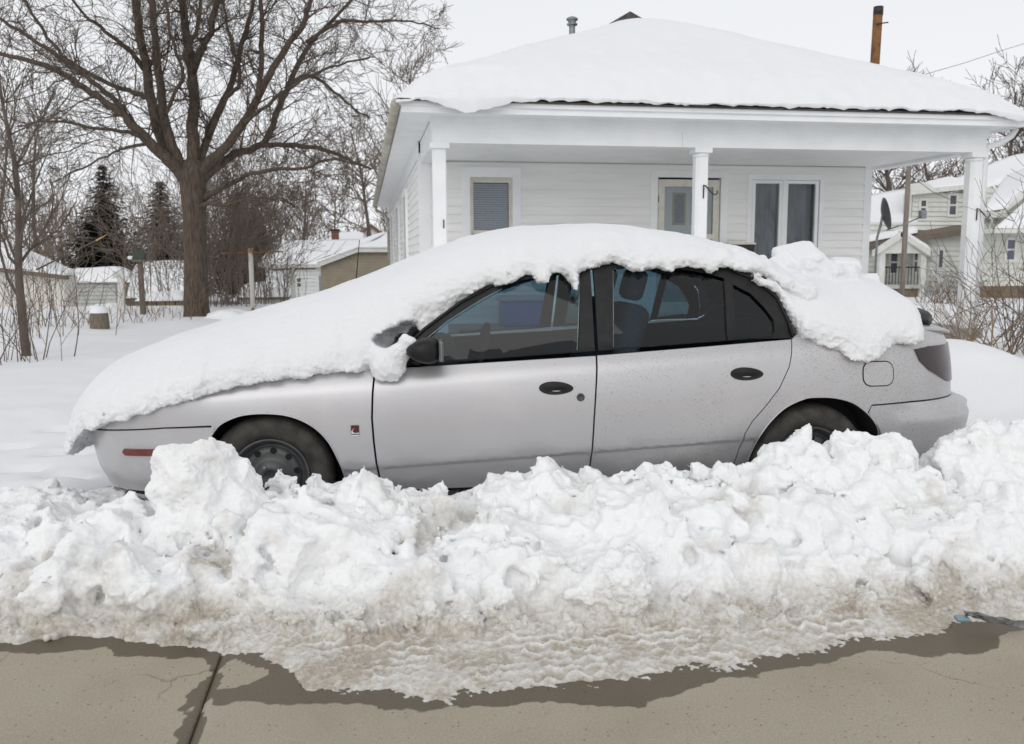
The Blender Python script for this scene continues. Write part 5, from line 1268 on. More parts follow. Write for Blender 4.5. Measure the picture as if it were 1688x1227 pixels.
def panel_mesh(poly, holes=(), step=.03, edge=.018, sink=0.0, bulge=None, ins=.0025, rows=True, both=True):
    """triangulate an outline drawn on the flank, lift it to the body surface, fold its rim inward; optionally add the far side"""
    B = resample(inset(poly, ins) if ins else np.array(poly), step); loops = [B] + [resample(np.array(h), step) for h in holes]
    mn, mxx = B.min(0), B.max(0)
    gx = np.arange(mn[0] + step * .5, mxx[0], step)
    pts = []
    for x in gx:
        zs = list(np.arange(mn[1] + step * .5, mxx[1], step))
        if rows:
            f = [float(sill(x)) + k for k in (-.02, -.012, -.006, 0, .006, .014)] + [float(belt(x)) - .075 + k for k in (-.03, -.018, -.008, .0, .008, .018, .03)]
            zs = [q for q in zs if min(abs(q - v) for v in f) > .010] + f
        pts += [(x, q) for q in zs]
    G = np.array(pts) if pts else np.zeros((0, 2))
    if len(G):
        ok = in_poly(G, B)
        for h in loops[1:]: ok &= ~in_poly(G, h)
        allb = np.concatenate(loops); G = G[ok]
        if len(G): G = G[np.array([np.min(np.hypot(*(allb - g).T)) > step * .35 for g in G])]
    P = np.concatenate(loops + [G]); E = []; o = 0
    for Lp in loops: E += [(o + i, o + (i + 1) % len(Lp)) for i in range(len(Lp))]; o += len(Lp)
    v2, _, fc, *_r = delaunay_2d_cdt([Vector((float(a), float(b))) for a, b in P], E, [], 0, 1e-6)
    v2 = np.array([(v.x, v.y) for v in v2]); T = np.array([f for f in fc]); C_ = v2[T].mean(1)
    ok = in_poly(C_, B)
    for h in loops[1:]: ok &= ~in_poly(C_, h)
    T = T[ok]
    e_ = v2[T]; ar_ = np.abs(np.cross(e_[:, 1] - e_[:, 0], e_[:, 2] - e_[:, 0])); lg_ = np.max([np.sum((e_[:, a] - e_[:, b]) ** 2, 1) for a, b in ((0, 1), (1, 2), (2, 0))], axis=0)
    T = T[ar_ > .02 * lg_]      # drop slivers along straight edges
    sk = sink + (bulge(v2[:, 0], v2[:, 1]) if bulge else 0)
    V = side_pt(v2[:, 0], v2[:, 1], sk)
    # outward winding for the near flank (normal towards -y)
    n = np.cross(V[T[0, 1]] - V[T[0, 0]], V[T[0, 2]] - V[T[0, 0]])
    if n[1] > 0: T = T[:, ::-1]
    faces = [tuple(t) for t in T]; V = list(map(tuple, V))
    if edge:
        ec = {}
        for t in T:
            for i in range(3):
                e = (t[i], t[(i + 1) % 3]); ec[tuple(sorted(e))] = None if tuple(sorted(e)) in ec else e
        rimv = {}
        for e in ec.values():
            if e is None: continue
            for q in e:
                if q not in rimv:
                    rimv[q] = len(V); V.append(V[q]); V.append(tuple(side_pt(v2[q, 0], v2[q, 1], (sk[q] if hasattr(sk, '__len__') else sk) + edge)))
            faces.append((rimv[e[1]], rimv[e[0]], rimv[e[0]] + 1, rimv[e[1]] + 1))
    return V, faces, len(T)
car = thing('sedan', CAR, TH, 'silver four-door sedan half buried in ploughed snow in front of the white house', 'car')
def cpanel(name, poly, m, label=None, parent=None, mirror=True, **kw):
    V, F_, nt = panel_mesh(poly, **kw)
    me = bpy.data.meshes.new(name); me.from_pydata(V, [], F_); sm = [True] * nt + [False] * (len(F_) - nt); me.polygons.foreach_set('use_smooth', sm); me.update()
    o = link(name, me, m, parent or car)
    if label: o['label'] = label
    if mirror:
        V2 = [(x, -y, z) for x, y, z in V]; F2 = [tuple(reversed(f)) for f in F_]
        me2 = bpy.data.meshes.new(name); me2.from_pydata(V2, [], F2); me2.polygons.foreach_set('use_smooth', sm); me2.update(); link(name, me2, m, (parent if parent and not isinstance(parent, tuple) else None) or car)
    return o
def arc(cx, cz, r, a0, a1, n): return [(cx + r * math.cos(R(a0 + (a1 - a0) * i / n)), cz + r * math.sin(R(a0 + (a1 - a0) * i / n))) for i in range(n + 1)]
FA = [(.352, .20), (.356, .29), (.331, .387), (.288, .476), (.221, .546), (.126, .593), (.017, .609), (-.092, .603), (-.169, .576), (-.208, .548), (-.236, .51)]
RA = [(2.355, .20), (2.337, .30), (2.337, .363), (2.353, .445), (2.405, .521), (2.479, .588), (2.571, .628), (2.633, .635), (2.726, .63), (2.82, .604), (2.9, .548), (2.952, .486), (2.985, .43)]
FDF = [(.507, .812), (.505, .766), (.498, .691), (.493, .578), (.499, .463), (.508, .36), (.520, .26), (.528, .20)]
FDR = [(1.558, .851), (1.547, .701), (1.538, .56), (1.532, .42), (1.532, .30), (1.534, .20)]
RDR = [(2.529, .915), (2.516, .857), (2.498, .785), (2.447, .683), (2.378, .596), (2.314, .524), (2.28, .464), (2.268, .366), (2.270, .28), (2.274, .20)]
BELT = [(.584, .806), (.711, .812), (1.025, .828), (1.557, .853)]
FB = [(-.238, .554), (-.447, .549), (-.665, .533), (-.86, .515), (-1.1, .505), (S0, .50)]
fen_top = [(S0 + .55, .565), (-.80, .60), (-.62, .645), (-.4, .71), (-.17, .755), (.1, .79), (.37, .812), (.507, .815)]
cpanel('fender', FDF[1:] + FA + FB[:4] + fen_top[:], M_PAINT, step=.032, ins=.004)
cpanel('front_door', FDF[::-1] + [(.584, .808)] + BELT[1:] + FDR[1:], M_PAINT, step=.034, ins=.0055)
cpanel('rear_door', FDR[::-1] + [(2.053, .883)] + RDR, M_PAINT, step=.034)
qt = [(S1_, .60), (S1_, .905), (3.75, .925), (3.45, .935), (3.25, .955), (2.9, .965), (2.62, .965), (2.56, .935)]
cpanel('quarter_panel', RDR + RA[1:] [:] + [(2.93, .592), (3.133, .601), (3.36, .603), (3.7, .602)] + qt if False else RDR + RA[:-2] + [(2.921, .590), (3.133, .600), (3.359, .602), (3.7, .601)] + qt, M_PAINT, step=.034)
def tuck(s, z):
    lo = sill(s); return np.where(z < lo, .014 + .09 * (np.maximum(lo - z, 0) / .15) ** 1.5 + .010 * sstep(0, .012, lo - z), 0)
fb = [(-.216, .552), (-.226, .52), (-.258, .45), (-.285, .38), (-.30, .30), (-.30, .235), (-.6, .235), (S0, .23)] + FB[::-1][:-1]
cpanel('front_bumper', fb, M_PAINT, step=.034, rows=False, sink=-.004, bulge=lambda s, z: .03 * sstep(.32, .235, z) - .85 * tuck(s, z) - .004 * sstep(.36, .42, z) * (1 - sstep(.46, .53, z)))
rb = [(2.917, .588), (2.903, .550), (2.955, .486), (2.988, .43), (3.0, .33), (3.01, .24), (3.4, .25), (S1_, .25), (S1_, .598), (3.7, .599), (3.36, .600), (3.133, .597)]
def rbulge(s, z):
    o = .075 * sstep(3.05, 3.6, s); top = sstep(.60, .575, z)
    return -(.004 + o * top + .012 * (1 - sstep(.515, .53, z)) * sstep(3.0, 3.1, s)) + .02 * sstep(.31, .25, z) - .8 * tuck(s, z)
cpanel('rear_bumper', rb, M_PAINT, step=.026, rows=False, bulge=rbulge, edge=.02)
# lamps, handles, small fittings
lamp = [(3.169, .856), (3.272, .867), (3.40, .868), (3.60, .866), (3.86, .86), (3.86, .70), (3.6, .678), (3.47, .676), (3.42, .684), (3.359, .706), (3.256, .75), (3.195, .798)]
cpanel('tail_lamp', lamp, M_LAMP, step=.03, sink=-.006, ins=0, rows=False)
cpanel('headlamp', [(-.86, .53), (-1.25, .525), (-1.25, .60), (-.86, .60)], M_LAMP, step=.03, sink=-.003, ins=0, rows=False)
cpanel('side_marker', [(-.641, .418), (-.655, .434), (-.641, .450), (-.36, .458), (-.345, .442), (-.36, .425)], M_MARK, step=.03, sink=-.018, ins=0, rows=False)
def rrect(x0, z0, x1, z1, r):
    return arc(x1 - r, z1 - r, r, 0, 90, 5) + arc(x0 + r, z1 - r, r, 90, 180, 5) + arc(x0 + r, z0 + r, r, 180, 270, 5) + arc(x1 - r, z0 + r, r, 270, 360, 5)
fuel = rrect(2.870, .681, 3.037, .806, .045)
cpanel('fuel_door_gap', fuel, M_BLKBODY, mirror=False, step=.03, sink=-.0012, ins=0, edge=0, rows=False)
cpanel('fuel_door', fuel, M_PAINT, mirror=False, step=.03, sink=-.0030, ins=.0055, edge=.001, rows=False)
for nm, (cx, cz, tl) in {'f': (1.355, .704, -.02), 'r': (2.284, .755, -.02)}.items():
    el = [(cx + .082 * math.cos(a) * (1 if True else 1), cz + .031 * math.sin(a) * (1 - .12 * math.cos(a)) + tl * math.cos(a) * .1) for a in np.linspace(0, 2 * math.pi, 28)[:-1]]
    dr_ = cpanel('door_handle', el, M_BLKTRIM, step=.012, ins=0, edge=.012, rows=False, bulge=lambda s, z, cx=cx, cz=cz: -.003 - .007 * np.exp(-((z - cz - .008) / .012) ** 2) * np.clip(1 - ((s - cx) / .07) ** 2, 0, 1) + .004 * np.exp(-((z - cz + .014) / .01) ** 2) * np.clip(1 - ((s - cx) / .06) ** 2, 0, 1))
kp = side_pt(1.471, .659); b = MB(); b.lathe([(.019, .004), (.019, -.004), (.013, -.006), (.011, -.002), (.001, -.002)], tuple(kp), axis='y', k=18); b.build('door_lock', M_CPIL, car)
# brand badge: red square with a white swoosh above a white band
bx0, bx1, bz0, bz1 = .395, .435, .494, .549
bg_ = cpanel('badge', rrect(bx0, bz0, bx1, bz1, .006), mat('badge_rim', (.30, .30, .30), None, rough=.3, metal=.7), mirror=False, step=.02, sink=-.003, ins=0, edge=.003, rows=False)
cpanel('badge_field', rrect(bx0 + .002, bz0 + .016, bx1 - .002, bz1 - .002, .004), mat('badge_red', (.085, .014, .018), None, rough=.25), mirror=False, parent=bg_, step=.02, sink=-.0045, ins=0, edge=.001, rows=False)
M_BW = mat('badge_white', (.66, .66, .65), None, rough=.35)
cpanel('badge_band', rrect(bx0 + .002, bz0 + .002, bx1 - .002, bz0 + .009, .002), M_BW, mirror=False, parent=bg_, step=.02, sink=-.0045, ins=0, edge=.001, rows=False)
cpanel('badge_lettering', [(bx0 + .003, bz0 + .0095), (bx1 - .003, bz0 + .0095), (bx1 - .003, bz0 + .0135), (bx0 + .003, bz0 + .0135)], M_CPIL, mirror=False, parent=bg_, step=.02, sink=-.0045, ins=0, edge=.001, rows=False)
sw = [(bx0 + .003, bz0 + .0145), (bx1 - .002, bz0 + .0145), (bx1 - .002, bz0 + .020), (bx0 + .025, bz0 + .0175), (bx0 + .016, bz0 + .0185), (bx0 + .010, bz0 + .023), (bx0 + .009, bz0 + .028), (bx0 + .013, bz0 + .036), (bx0 + .019, bz0 + .045), (bx0 + .011, bz0 + .036), (bx0 + .004, bz0 + .027)]
cpanel('badge_swoosh', sw, M_BW, mirror=False, parent=bg_, step=.02, sink=-.0060, ins=0, edge=.001, rows=False)
# window frames and glass
GF = [(.735, .932), (.858, 1.024), (1.008, 1.113), (1.12, 1.170), (1.221, 1.204), (1.374, 1.236), (1.52, 1.252), (1.516, 1.215), (1.473, .870), (1.315, .861), (1.026, .845), (.803, .832), (.74, .829), (.728, .86)]
GR = [(1.679, 1.262), (1.836, 1.267), (2.03, 1.254), (2.157, 1.233), (2.240, 1.208), (2.209, .912), (1.907, .896), (1.640, .880)]
GQ = [(2.279, 1.178), (2.365, 1.132), (2.424, 1.062), (2.458, 1.007), (2.455, .952), (2.435, .928), (2.250, .919)]
FT = [(.57, .806), (.598, .849), (.741, .972), (.919, 1.097), (1.1, 1.188), (1.253, 1.24), (1.531, 1.293), (1.841, 1.309), (2.088, 1.29), (2.269, 1.253), (2.414, 1.187), (2.493, 1.106), (2.526, .997), (2.531, .917)]
dn = lambda s: float(belt(s)) - .004
lower = [(2.3, dn(2.3)), (2.0, dn(2.0)), (1.7, dn(1.7)), (1.559, dn(1.559))]
b1 = [(1.500, 1.287)] ; 
front_frame = [(.57, .806), (.598, .849), (.741, .972), (.919, 1.097), (1.1, 1.188), (1.253, 1.24), (1.568, 1.296), (1.566, 1.2), (1.553, dn(1.553)), (1.2, dn(1.2)), (.9, dn(.9)), (.7, dn(.7))]
rear_frame = [(1.580, 1.297), (1.841, 1.309), (2.088, 1.29), (2.269, 1.253), (2.414, 1.187), (2.493, 1.106), (2.526, .997), (2.531, .917)] + lower[:-1] + [(1.566, dn(1.566)), (1.576, 1.1)]
ff = cpanel('window_frame', front_frame, M_BLKTRIM, holes=(GF,), step=.03, ins=.002, edge=.03, rows=False, sink=-.006)
rf = cpanel('window_frame', rear_frame, M_BLKTRIM, holes=(GR, GQ), step=.03, ins=.002, edge=.03, rows=False, sink=-.006)
# raised drip moulding along the side of the glass
for nm, g in (('door_glass', GF), ('door_glass', GR), ('quarter_glass', GQ)):
    cpanel(nm, inset(g, -.006), M_CARGLASS, step=.05, ins=0, edge=.004, rows=False, sink=.012)
M_SEAL = mat('glass_edge', (.22, .27, .26), (.15, .18, .18), 8, .3)
def glass_line(pts, name='glass_edge'):
    b = MB(); b.tube([tuple(side_pt(s, z, .004)) for s, z in pts], .0035, 6); b.build(name, M_SEAL, car)
glass_line([(.735, .875), (.742, .929), (.86, 1.018), (1.01, 1.107), (1.12, 1.163)]); glass_line([(1.512, 1.21), (1.469, .873)]); glass_line([(1.682, 1.255), (1.645, .884)])
b = MB(); b.tube([tuple(side_pt(s, z, -.012)) for s, z in [(.62, .872), (.741, .980), (.919, 1.104), (1.1, 1.194), (1.253, 1.246), (1.531, 1.298), (1.841, 1.314), (2.088, 1.296), (2.269, 1.259), (2.414, 1.192), (2.493, 1.111), (2.53, .997), (2.535, .93)]], .008, 6); b.build('drip_moulding', M_BLKTRIM, car)
cp = [(2.271, 1.26), (2.414, 1.192), (2.497, 1.110), (2.530, 1.0), (2.534, .925), (2.60, .965), (2.61, 1.03), (2.565, 1.13), (2.48, 1.215), (2.30, 1.285)]
cpanel('rear_pillar', cp, M_CPIL, step=.03, ins=.001, rows=False, sink=.001)
# dark inner shell behind the gaps (whole flank minus glass and wheel arches)
sh_ = [(S0, .20)] + [(-.9, .19), (-.31, .21)] + FA[::-1] + [(.36, .19), (2.35, .19)] + RA + [(3.0, .26), (S1_, .26), (S1_, .9), (3.45, .925), (2.62, .955), (2.52, .905)] + [(2.0, .87), (1.56, .843), (1.0, .815), (.58, .795), (.37, .80), (-.17, .745), (-.62, .635), (-.86, .59), (S0, .55)]
cpanel('inner_body', sh_, M_BLKBODY, step=.05, ins=0, edge=0, rows=False, sink=.022)
# upper skins: edge curve and crown
UE = np.array([(-.94, .565), (-.85, .60), (-.66, .64), (-.42, .705), (-.19, .755), (.1, .79), (.37, .812), (.55, .825), (.741, .972), (.919, 1.097), (1.1, 1.19), (1.253, 1.242), (1.531, 1.296), (1.841, 1.312), (2.088, 1.296), (2.27, 1.262), (2.41, 1.22), (2.53, 1.13), (2.62, .985), (2.75, .968), (3.2, .958), (3.45, .935), (3.575, .905)])
UC = np.array([(-.94, .02), (-.6, .07), (.3, .085), (.5, .10), (.8, .14), (1.1, .11), (1.6, .075), (2.2, .085), (2.45, .13), (2.62, .12), (2.8, .06), (3.5, .04)])
def upper_edge(x):
    z = np.interp(x, UE[:, 0], UE[:, 1]); s = np.interp(x, PLAN[:, 0], PS)
    y = -side_pt(s, z)[..., 1]; return np.maximum(y, .12), z
def upper_z(x, y):
    ye, ze = upper_edge(x); return ze + np.interp(x, UC[:, 0], UC[:, 1]) * (1 - np.clip(np.abs(y) / ye, 0, 1) ** 2.2)
def skin(name, x0, x1, m, nx=24, ny=24, dz=0.0):
    xs = np.linspace(x0, x1, nx + 1); V = []; F_ = []
    for x in xs:
        ye, _ = upper_edge(np.array(x)); ye = float(ye) * .992
        for j in range(ny + 1):
            y = -ye + 2 * ye * j / ny; V.append((x, y, float(upper_z(np.array(x), np.array(y))) + dz))
    for i in range(nx):
        for j in range(ny): F_.append((i * (ny + 1) + j, (i + 1) * (ny + 1) + j, (i + 1) * (ny + 1) + j + 1, i * (ny + 1) + j + 1))
    b = MB(); b.add(V, F_, True); o = b.build(name, m, car)
    md = o.modifiers.new('thickness', 'SOLIDIFY'); md.thickness = .012; md.offset = -1
    return o
skin('hood', -.93, .53, M_PAINT, 30)
skin('windscreen', .535, 1.165, M_WSHIELD, 16)
skin('roof', 1.17, 2.33, M_PAINT, 24)
skin('rear_window', 2.335, 2.655, M_LAMP, 14)
skin('boot_lid', 2.66, 3.57, M_PAINT, 20)
b = MB()
b.box(.42, -.70, .70, .60, .70, .80); b.build('cowl', M_BLKBODY, car)
# front and tail closing panels and floor
b = MB(); b.box(-.45, -.62, .17, 3.10, .62, .22); b.build('floor_pan', M_BLKBODY, car)
b = MB(); b.box(-.70, -.55, .22, -.60, .55, .58); b.build('radiator', M_BLKBODY, car)
MB().box(-.34, -.62, .221, .42, .62, .66).build('wheel_bay', M_BLKBODY, car)
MB().box(2.28, -.62, .221, 3.2, .62, .90).build('wheel_bay', M_BLKBODY, car)
# arches: lip and liner
for cx, cz, arcp in ((.03, .285, FA), (2.64, .30, RA)):
    for sg in (-1, 1):
        b = MB(); V = []; F_ = []; pp = spline(arcp, 40)
        for (s, z) in pp:
            q, q2 = side_pt(s, z, .004), side_pt(s, z, .30); V += [(q[0], -sg * q[1], z), (q2[0], -sg * q2[1], z)]
        for i in range(len(pp) - 1): F_.append((2 * i, 2 * i + 1, 2 * i + 3, 2 * i + 2))
        b.add(V, F_, True); b.build('arch_liner', M_BLKBODY, car)
        lp = [tuple(np.array(side_pt(s, z, -.002)) * [1, -sg, 1]) for (s, z) in arcp]
        spx = spline(lp, 60); b = MB(); b.tube([tuple(q) for q in spx], .0035, 6); b.build('arch_lip', M_PAINT, car)
# wheels
def wheel(x, sg, hub=.30, face=.80, r=.292):
    w = thing('wheel'); w.parent = car; w.location = (x, -face * sg if False else face * sg, hub)
    o = sg  # outward direction in y
    prof = [(.178, -.02), (.190, .000), (.205, .010), (.235, .016), (.258, .013), (.272, .004), (.283, -.012), (.289, -.03), (.292, -.06), (.292, -.14), (.286, -.165), (.26, -.185), (.20, -.185), (.178, -.17)]
    MB().lathe([(a, h * o) for a, h in prof], (0, 0, 0), axis='y', k=64).build('tyre', M_TYRE, w)
    t = MB()
    for i in range(58):
        a = 2 * math.pi * i / 58
        ca, sa = math.cos(a), math.sin(a); u = .0075
        for (rr0, rr1, h0, h1) in ((.276, .2935, .002, -.045), (.289, .2945, -.055, -.085)):
            V = []
            for (rad_, hh) in ((rr0, h0), (rr1, h1)):
                for du in (-u, u): V.append((ca * rad_ - sa * du, hh * o, sa * rad_ + ca * du))
            for (rad_, hh) in ((rr0 - .01, h0), (rr1 - .008, h1)):
                for du in (-u, u): V.append((ca * rad_ - sa * du, hh * o, sa * rad_ + ca * du))
            t.add(V, [(0, 1, 3, 2), (4, 6, 7, 5), (0, 2, 6, 4), (1, 5, 7, 3), (0, 4, 5, 1), (2, 3, 7, 6)])
    tag(t.build('tread_blocks', M_TYRE, w), kind='stuff')
    rim = [(.181, -.018), (.184, -.004), (.176, -.002), (.168, -.012), (.160, -.035), (.148, -.060), (.140, -.052), (.128, -.040), (.108, -.036), (.090, -.040), (.072, -.028), (.060, -.014), (.046, -.010), (.034, -.006), (.030, -.014), (.001, -.014)]
    rm = MB().lathe([(a, h * o) for a, h in rim], (0, 0, 0), axis='y', k=48).build('rim', M_RIM, w)
    for i in range(10):
        a = 2 * math.pi * i / 10 + .2; c = (.122 * math.cos(a), 0, .122 * math.sin(a))
        MB().lathe([(.0155, -.0335 * o), (.0125, -.0345 * o), (.001, -.035 * o)], c, axis='y', k=14).build('vent_hole', M_BLKBODY, rm)
    for i in range(4):
        a = 2 * math.pi * i / 4 + .5; c = (.052 * math.cos(a), 0, .052 * math.sin(a))
        MB().lathe([(.009, -.014 * o), (.009, -.002 * o), (.001, .0 * o)], c, axis='y', k=6, smooth=False).build('wheel_nut', M_GALV, rm)
    return w
for x in (0.015, 2.635):
    for sg in (-1, 1): wheel(x, sg)
# door mirrors
for sg in (-1, 1):
    V = []; F_ = []; n, k = 10, 22
    for i in range(n + 1):
        a = -math.pi / 2 + math.pi * i / n
        for j in range(k):
            w = 2 * math.pi * j / k; cx = abs(math.cos(a)) ** .7 * math.cos(a) / (abs(math.cos(a)) + 1e-9)
            ex = math.copysign(abs(math.cos(w)) ** .75, math.cos(w)); ez = math.copysign(abs(math.sin(w)) ** .75, math.sin(w))
            X = math.sin(a); lead = .5 * (1 + X)
            V.append((.735 + .080 * X, (.845 + .085 * cx * ex * 1.0 + .02) * sg, .893 + (.030 + .042 * lead ** .6) * cx * ez * 1.0 + .0 * lead))
    for i in range(n):
        for j in range(k): F_.append((i * k + j, i * k + (j + 1) % k, (i + 1) * k + (j + 1) % k, (i + 1) * k + j))
    mo = MB().add(V, F_, True).build('door_mirror', M_BLKTRIM, car)
    b = MB(); b.box(.815, (.79 if sg > 0 else -.93), .845, .818, (.93 if sg > 0 else -.79), .94, .012); b.build('mirror_glass', M_GALV, mo)
    b = MB(); b.tube([(.70, .80 * sg, .86), (.71, .74 * sg, .845)], [.035, .045], 10); b.build('mirror_foot', M_BLKTRIM, mo)
# spoiler
V = []; F_ = []; ny, k = 30, 14
for i in range(ny + 1):
    u = -1 + 2 * i / ny; e = (1 - abs(u) ** 8) ** .35 * .999 + .001; sweep = -.06 * u * u; droop = -.02 * u * u
    for j in range(k):
        w = 2 * math.pi * j / k; V.append((3.395 + sweep + .052 * e * math.cos(w), u * .58, 1.005 + droop + (.046 + .008 * math.cos(w)) * e * math.copysign(abs(math.sin(w)) ** .8, math.sin(w))))
for i in range(ny):
    for j in range(k): F_.append((i * k + j, (i + 1) * k + j, (i + 1) * k + (j + 1) % k, i * k + (j + 1) % k))
sp_ = MB().add(V, F_, True).build('spoiler', M_SPOIL, car)
for yy in (-.47, .47):
    b = MB(); b.box(3.30, yy - .06, .93, 3.375, yy + .06, .995, .012); b.build('spoiler_foot', M_SPOIL, sp_)
b = MB(); b.tube([(.31, .62, .84), (.32, .62, 1.15), (.35, .62, 1.43)], [.006, .004, .0025], 6); b.build('antenna', M_BLKTRIM, car)
# cabin
def seat(x, y):
    s = MB(); s.box(x - .26, y - .24, .42, x + .24, y + .24, .60, .06); o = s.build('seat', M_FUZZ, car)
    b = MB(); V = []
    b.box(-.07, -.23, 0, .07, .23, .56, .06); q = b.build('backrest', M_FUZZ, o); q.location = (x + .24, y, .54); q.rotation_euler = (0, R(17), 0)
    b = MB(); b.box(-.045, -.13, .575, .045, .13, .74, .04); q = b.build('headrest', M_FUZZ, o); q.location = (x + .24, y, .54); q.rotation_euler = (0, R(15), 0)
for y in (-.36, .36): seat(1.42, y)
b = MB(); b.box(2.0, -.62, .40, 2.45, .62, .62, .06); o = b.build('rear_seat', M_FUZZ, car)
b = MB(); b.box(-.06, -.60, 0, .08, .60, .50, .06); q = b.build('rear_backrest', M_FUZZ, o); q.location = (2.42, 0, .52); q.rotation_euler = (0, R(22), 0)
b = MB(); b.box(2.58, -.66, .86, 2.68, .66, .90); b.build('parcel_shelf', M_DASH, car)
b = MB(); b.box(.52, -.70, .55, .92, .70, .845, .05); b.build('dashboard', M_DASH, car)
b = MB(); pts = [(1.02 + .045 * math.sin(a) , -.36 + .18 * math.cos(a), .80 + .17 * math.sin(a)) for a in np.linspace(0, 2 * math.pi, 33)]; b.tube(pts, .015, 8, cap=False); b.tube([(.85, -.36, .74), (1.01, -.36, .80)], .03, 8); b.tube([(1.02, -.52, .80), (1.02, -.20, .80)], .018, 6); b.build('steering_wheel', M_DASH, car)
M_LINER = mat('headlining', (.22, .23, .24), None, rough=.95)
skin('headlining', 1.10, 2.40, M_LINER, 14, 14, -.035)
for sg in (-1, 1):
    b = MB(); b.box(.62, .69 * sg - .02, .25, 2.45, .69 * sg + .02, .80); b.build('door_lining', M_DASH, car)

# ---------------------------------------------------------------- snow lying on the car (built in the car's own frame)
def car_snow(name, X, Y, Z, h, zt, ze, wid, extra, label, seed, edge_noise=.022, carve=None, plan_front=False):
    GX_, GY_ = np.meshgrid(X, Y, indexing='ij')
    T = np.interp(X, zt[:, 0], zt[:, 1])[:, None]; E_ = np.interp(X, ze[:, 0], ze[:, 1])[:, None]; W_ = wid(X)[:, None]
    u = np.clip(np.abs(GY_) / np.maximum(W_, .02), 0, 1.2)
    top = E_ + .035 + (T - E_ - .035) * np.clip(1 - u ** 2.6, 0, 1) ** .62
    sh = np.stack([GX_.ravel(), GY_.ravel(), np.zeros(GX_.size)], 1).astype(np.float32)
    top = top + (.012 * fbm(sh, 2.2, 3, off=seed)).reshape(GX_.shape)
    ye, _z = upper_edge(X); cz = upper_z(GX_, GY_) - .012
    bottom = np.where(np.abs(GY_) < ye[:, None] - .005, cz, E_)
    if plan_front: bottom = np.where(GX_ < -.93, E_, bottom)
    f = np.empty((len(X), len(Y), len(Z)), np.float32)
    P = np.stack(np.meshgrid(X, Y, Z, indexing='ij'), -1).reshape(-1, 3).astype(np.float32)
    a = (Z[None, None] - top[..., None]) * .75
    b = bottom[..., None] - Z[None, None]
    c = (np.abs(GY_) - W_)[..., None] + 0 * Z
    f = np.maximum(np.maximum(a, b), c)
    near = np.abs(f) < .09; q = P[near.ravel()]
    lowm = sstep(.22, .02, q[:, 2] - np.interp(q[:, 0], ze[:, 0], ze[:, 1]))
    f[near] += (.10 + .90 * lowm) * (edge_noise * fbm(q, 9.0, 2, off=seed) + .012 * billow(q, 24.0, 2, off=seed + 3))
    if carve:
        for (cc, rad) in carve:
            Pq = (P - np.array(cc, np.float32)) / np.array(rad, np.float32); d = (np.linalg.norm(Pq, axis=1) - 1) * min(rad)
            f = np.maximum(f, -d.reshape(f.shape))
        f = np.maximum(f, b - .004) if False else f
    for (cc, rad, k, bx, rs) in extra:
        add_blob(f, X, Y, Z, h, cc, rad, rand_rot(np.random.default_rng(rs)) if rs else np.eye(3), k, bx)
    # never inside the cabin
    V, Q = surface_nets(f, (X[0], Y[0], Z[0]), h)
    V = relax(V, Q, 1, .5); V, Q = subdivide(V, Q); V = relax(V, Q, 1, .4)
    N = normals(V, Q)
    rough = sstep(.75, .1, N[:, 2])[:, None] * .9 + .1        # crumbly flanks, smooth top
    lowb = sstep(.12, .01, V[:, 2] - np.interp(V[:, 0], ze[:, 0], ze[:, 1]))
    str_ = fbm(V * np.array([.38, .6, 1.0], np.float32), 42.0, 2, off=seed + 9)
    dsp = (.0045 * billow(V, 38.0, 2, off=seed) + .0035 * fbm(V, 95.0, 2, off=seed + 7) + .005 * str_ + .007 * lowb * fbm(V, 58.0, 2, off=seed + 2))[:, None]
    V = V + N * dsp * rough
    me = np_mesh(name, V, Q)
    o = link(name, me, M_SNOW); o.location = CAR; o.rotation_euler = (0, 0, TH); tag(o, label, 'snow')
    return o
ZT = np.array([(-1.14, .26), (-1.12, .36), (-1.10, .45), (-1.06, .56), (-.98, .69), (-.87, .79), (-.58, .915), (-.23, 1.02), (.24, 1.16), (.54, 1.265), (.75, 1.355), (.95, 1.425), (1.25, 1.485), (1.55, 1.505), (1.86, 1.495), (2.11, 1.46), (2.39, 1.385), (2.52, 1.33), (2.62, 1.25)])
ZE = np.array([(-1.14, .30), (-1.06, .33), (-.98, .40), (-.91, .475), (-.86, .51), (-.75, .55), (-.68, .585), (-.62, .585), (-.56, .612), (-.48, .62), (-.415, .668), (-.28, .69), (-.175, .727), (-.04, .745), (.124, .77), (.263, .778), (.372, .802), (.44, .785), (.485, .81), (.529, .755), (.57, .79), (.60, .86), (.64, .95), (.70, 1.022), (.772, 1.07), (.86, 1.112), (.94, 1.125), (1.009, 1.154), (1.071, 1.20), (1.10, 1.185), (1.131, 1.206), (1.191, 1.21), (1.24, 1.235), (1.282, 1.225), (1.30, 1.19), (1.34, 1.185), (1.36, 1.225), (1.374, 1.245), (1.42, 1.235), (1.447, 1.205), (1.473, 1.165), (1.490, 1.18), (1.500, 1.245), (1.559, 1.270), (1.66, 1.285), (1.714, 1.283), (1.77, 1.255), (1.804, 1.245), (1.84, 1.262), (1.897, 1.270), (1.95, 1.25), (2.022, 1.265), (2.115, 1.264), (2.17, 1.25), (2.243, 1.272), (2.31, 1.25), (2.392, 1.235), (2.46, 1.21), (2.52, 1.17), (2.62, 1.12)])
def snow_w(X):
    ez = np.interp(X, ZE[:, 0], ZE[:, 1]); w = -side_pt(np.interp(X, PLAN[:, 0], PS), ez)[:, 1] + .045
    t = np.clip((-.25 - X) / .875, 0, 1); wf = .875 * np.clip(1 - t ** 2.7, 0, 1) ** (1 / 2.0)
    return np.where(X < -.25, wf, w)
h = .0175
X, Y, Z = grid(-1.28, 2.70, -.98, .98, .2, 1.62, h)
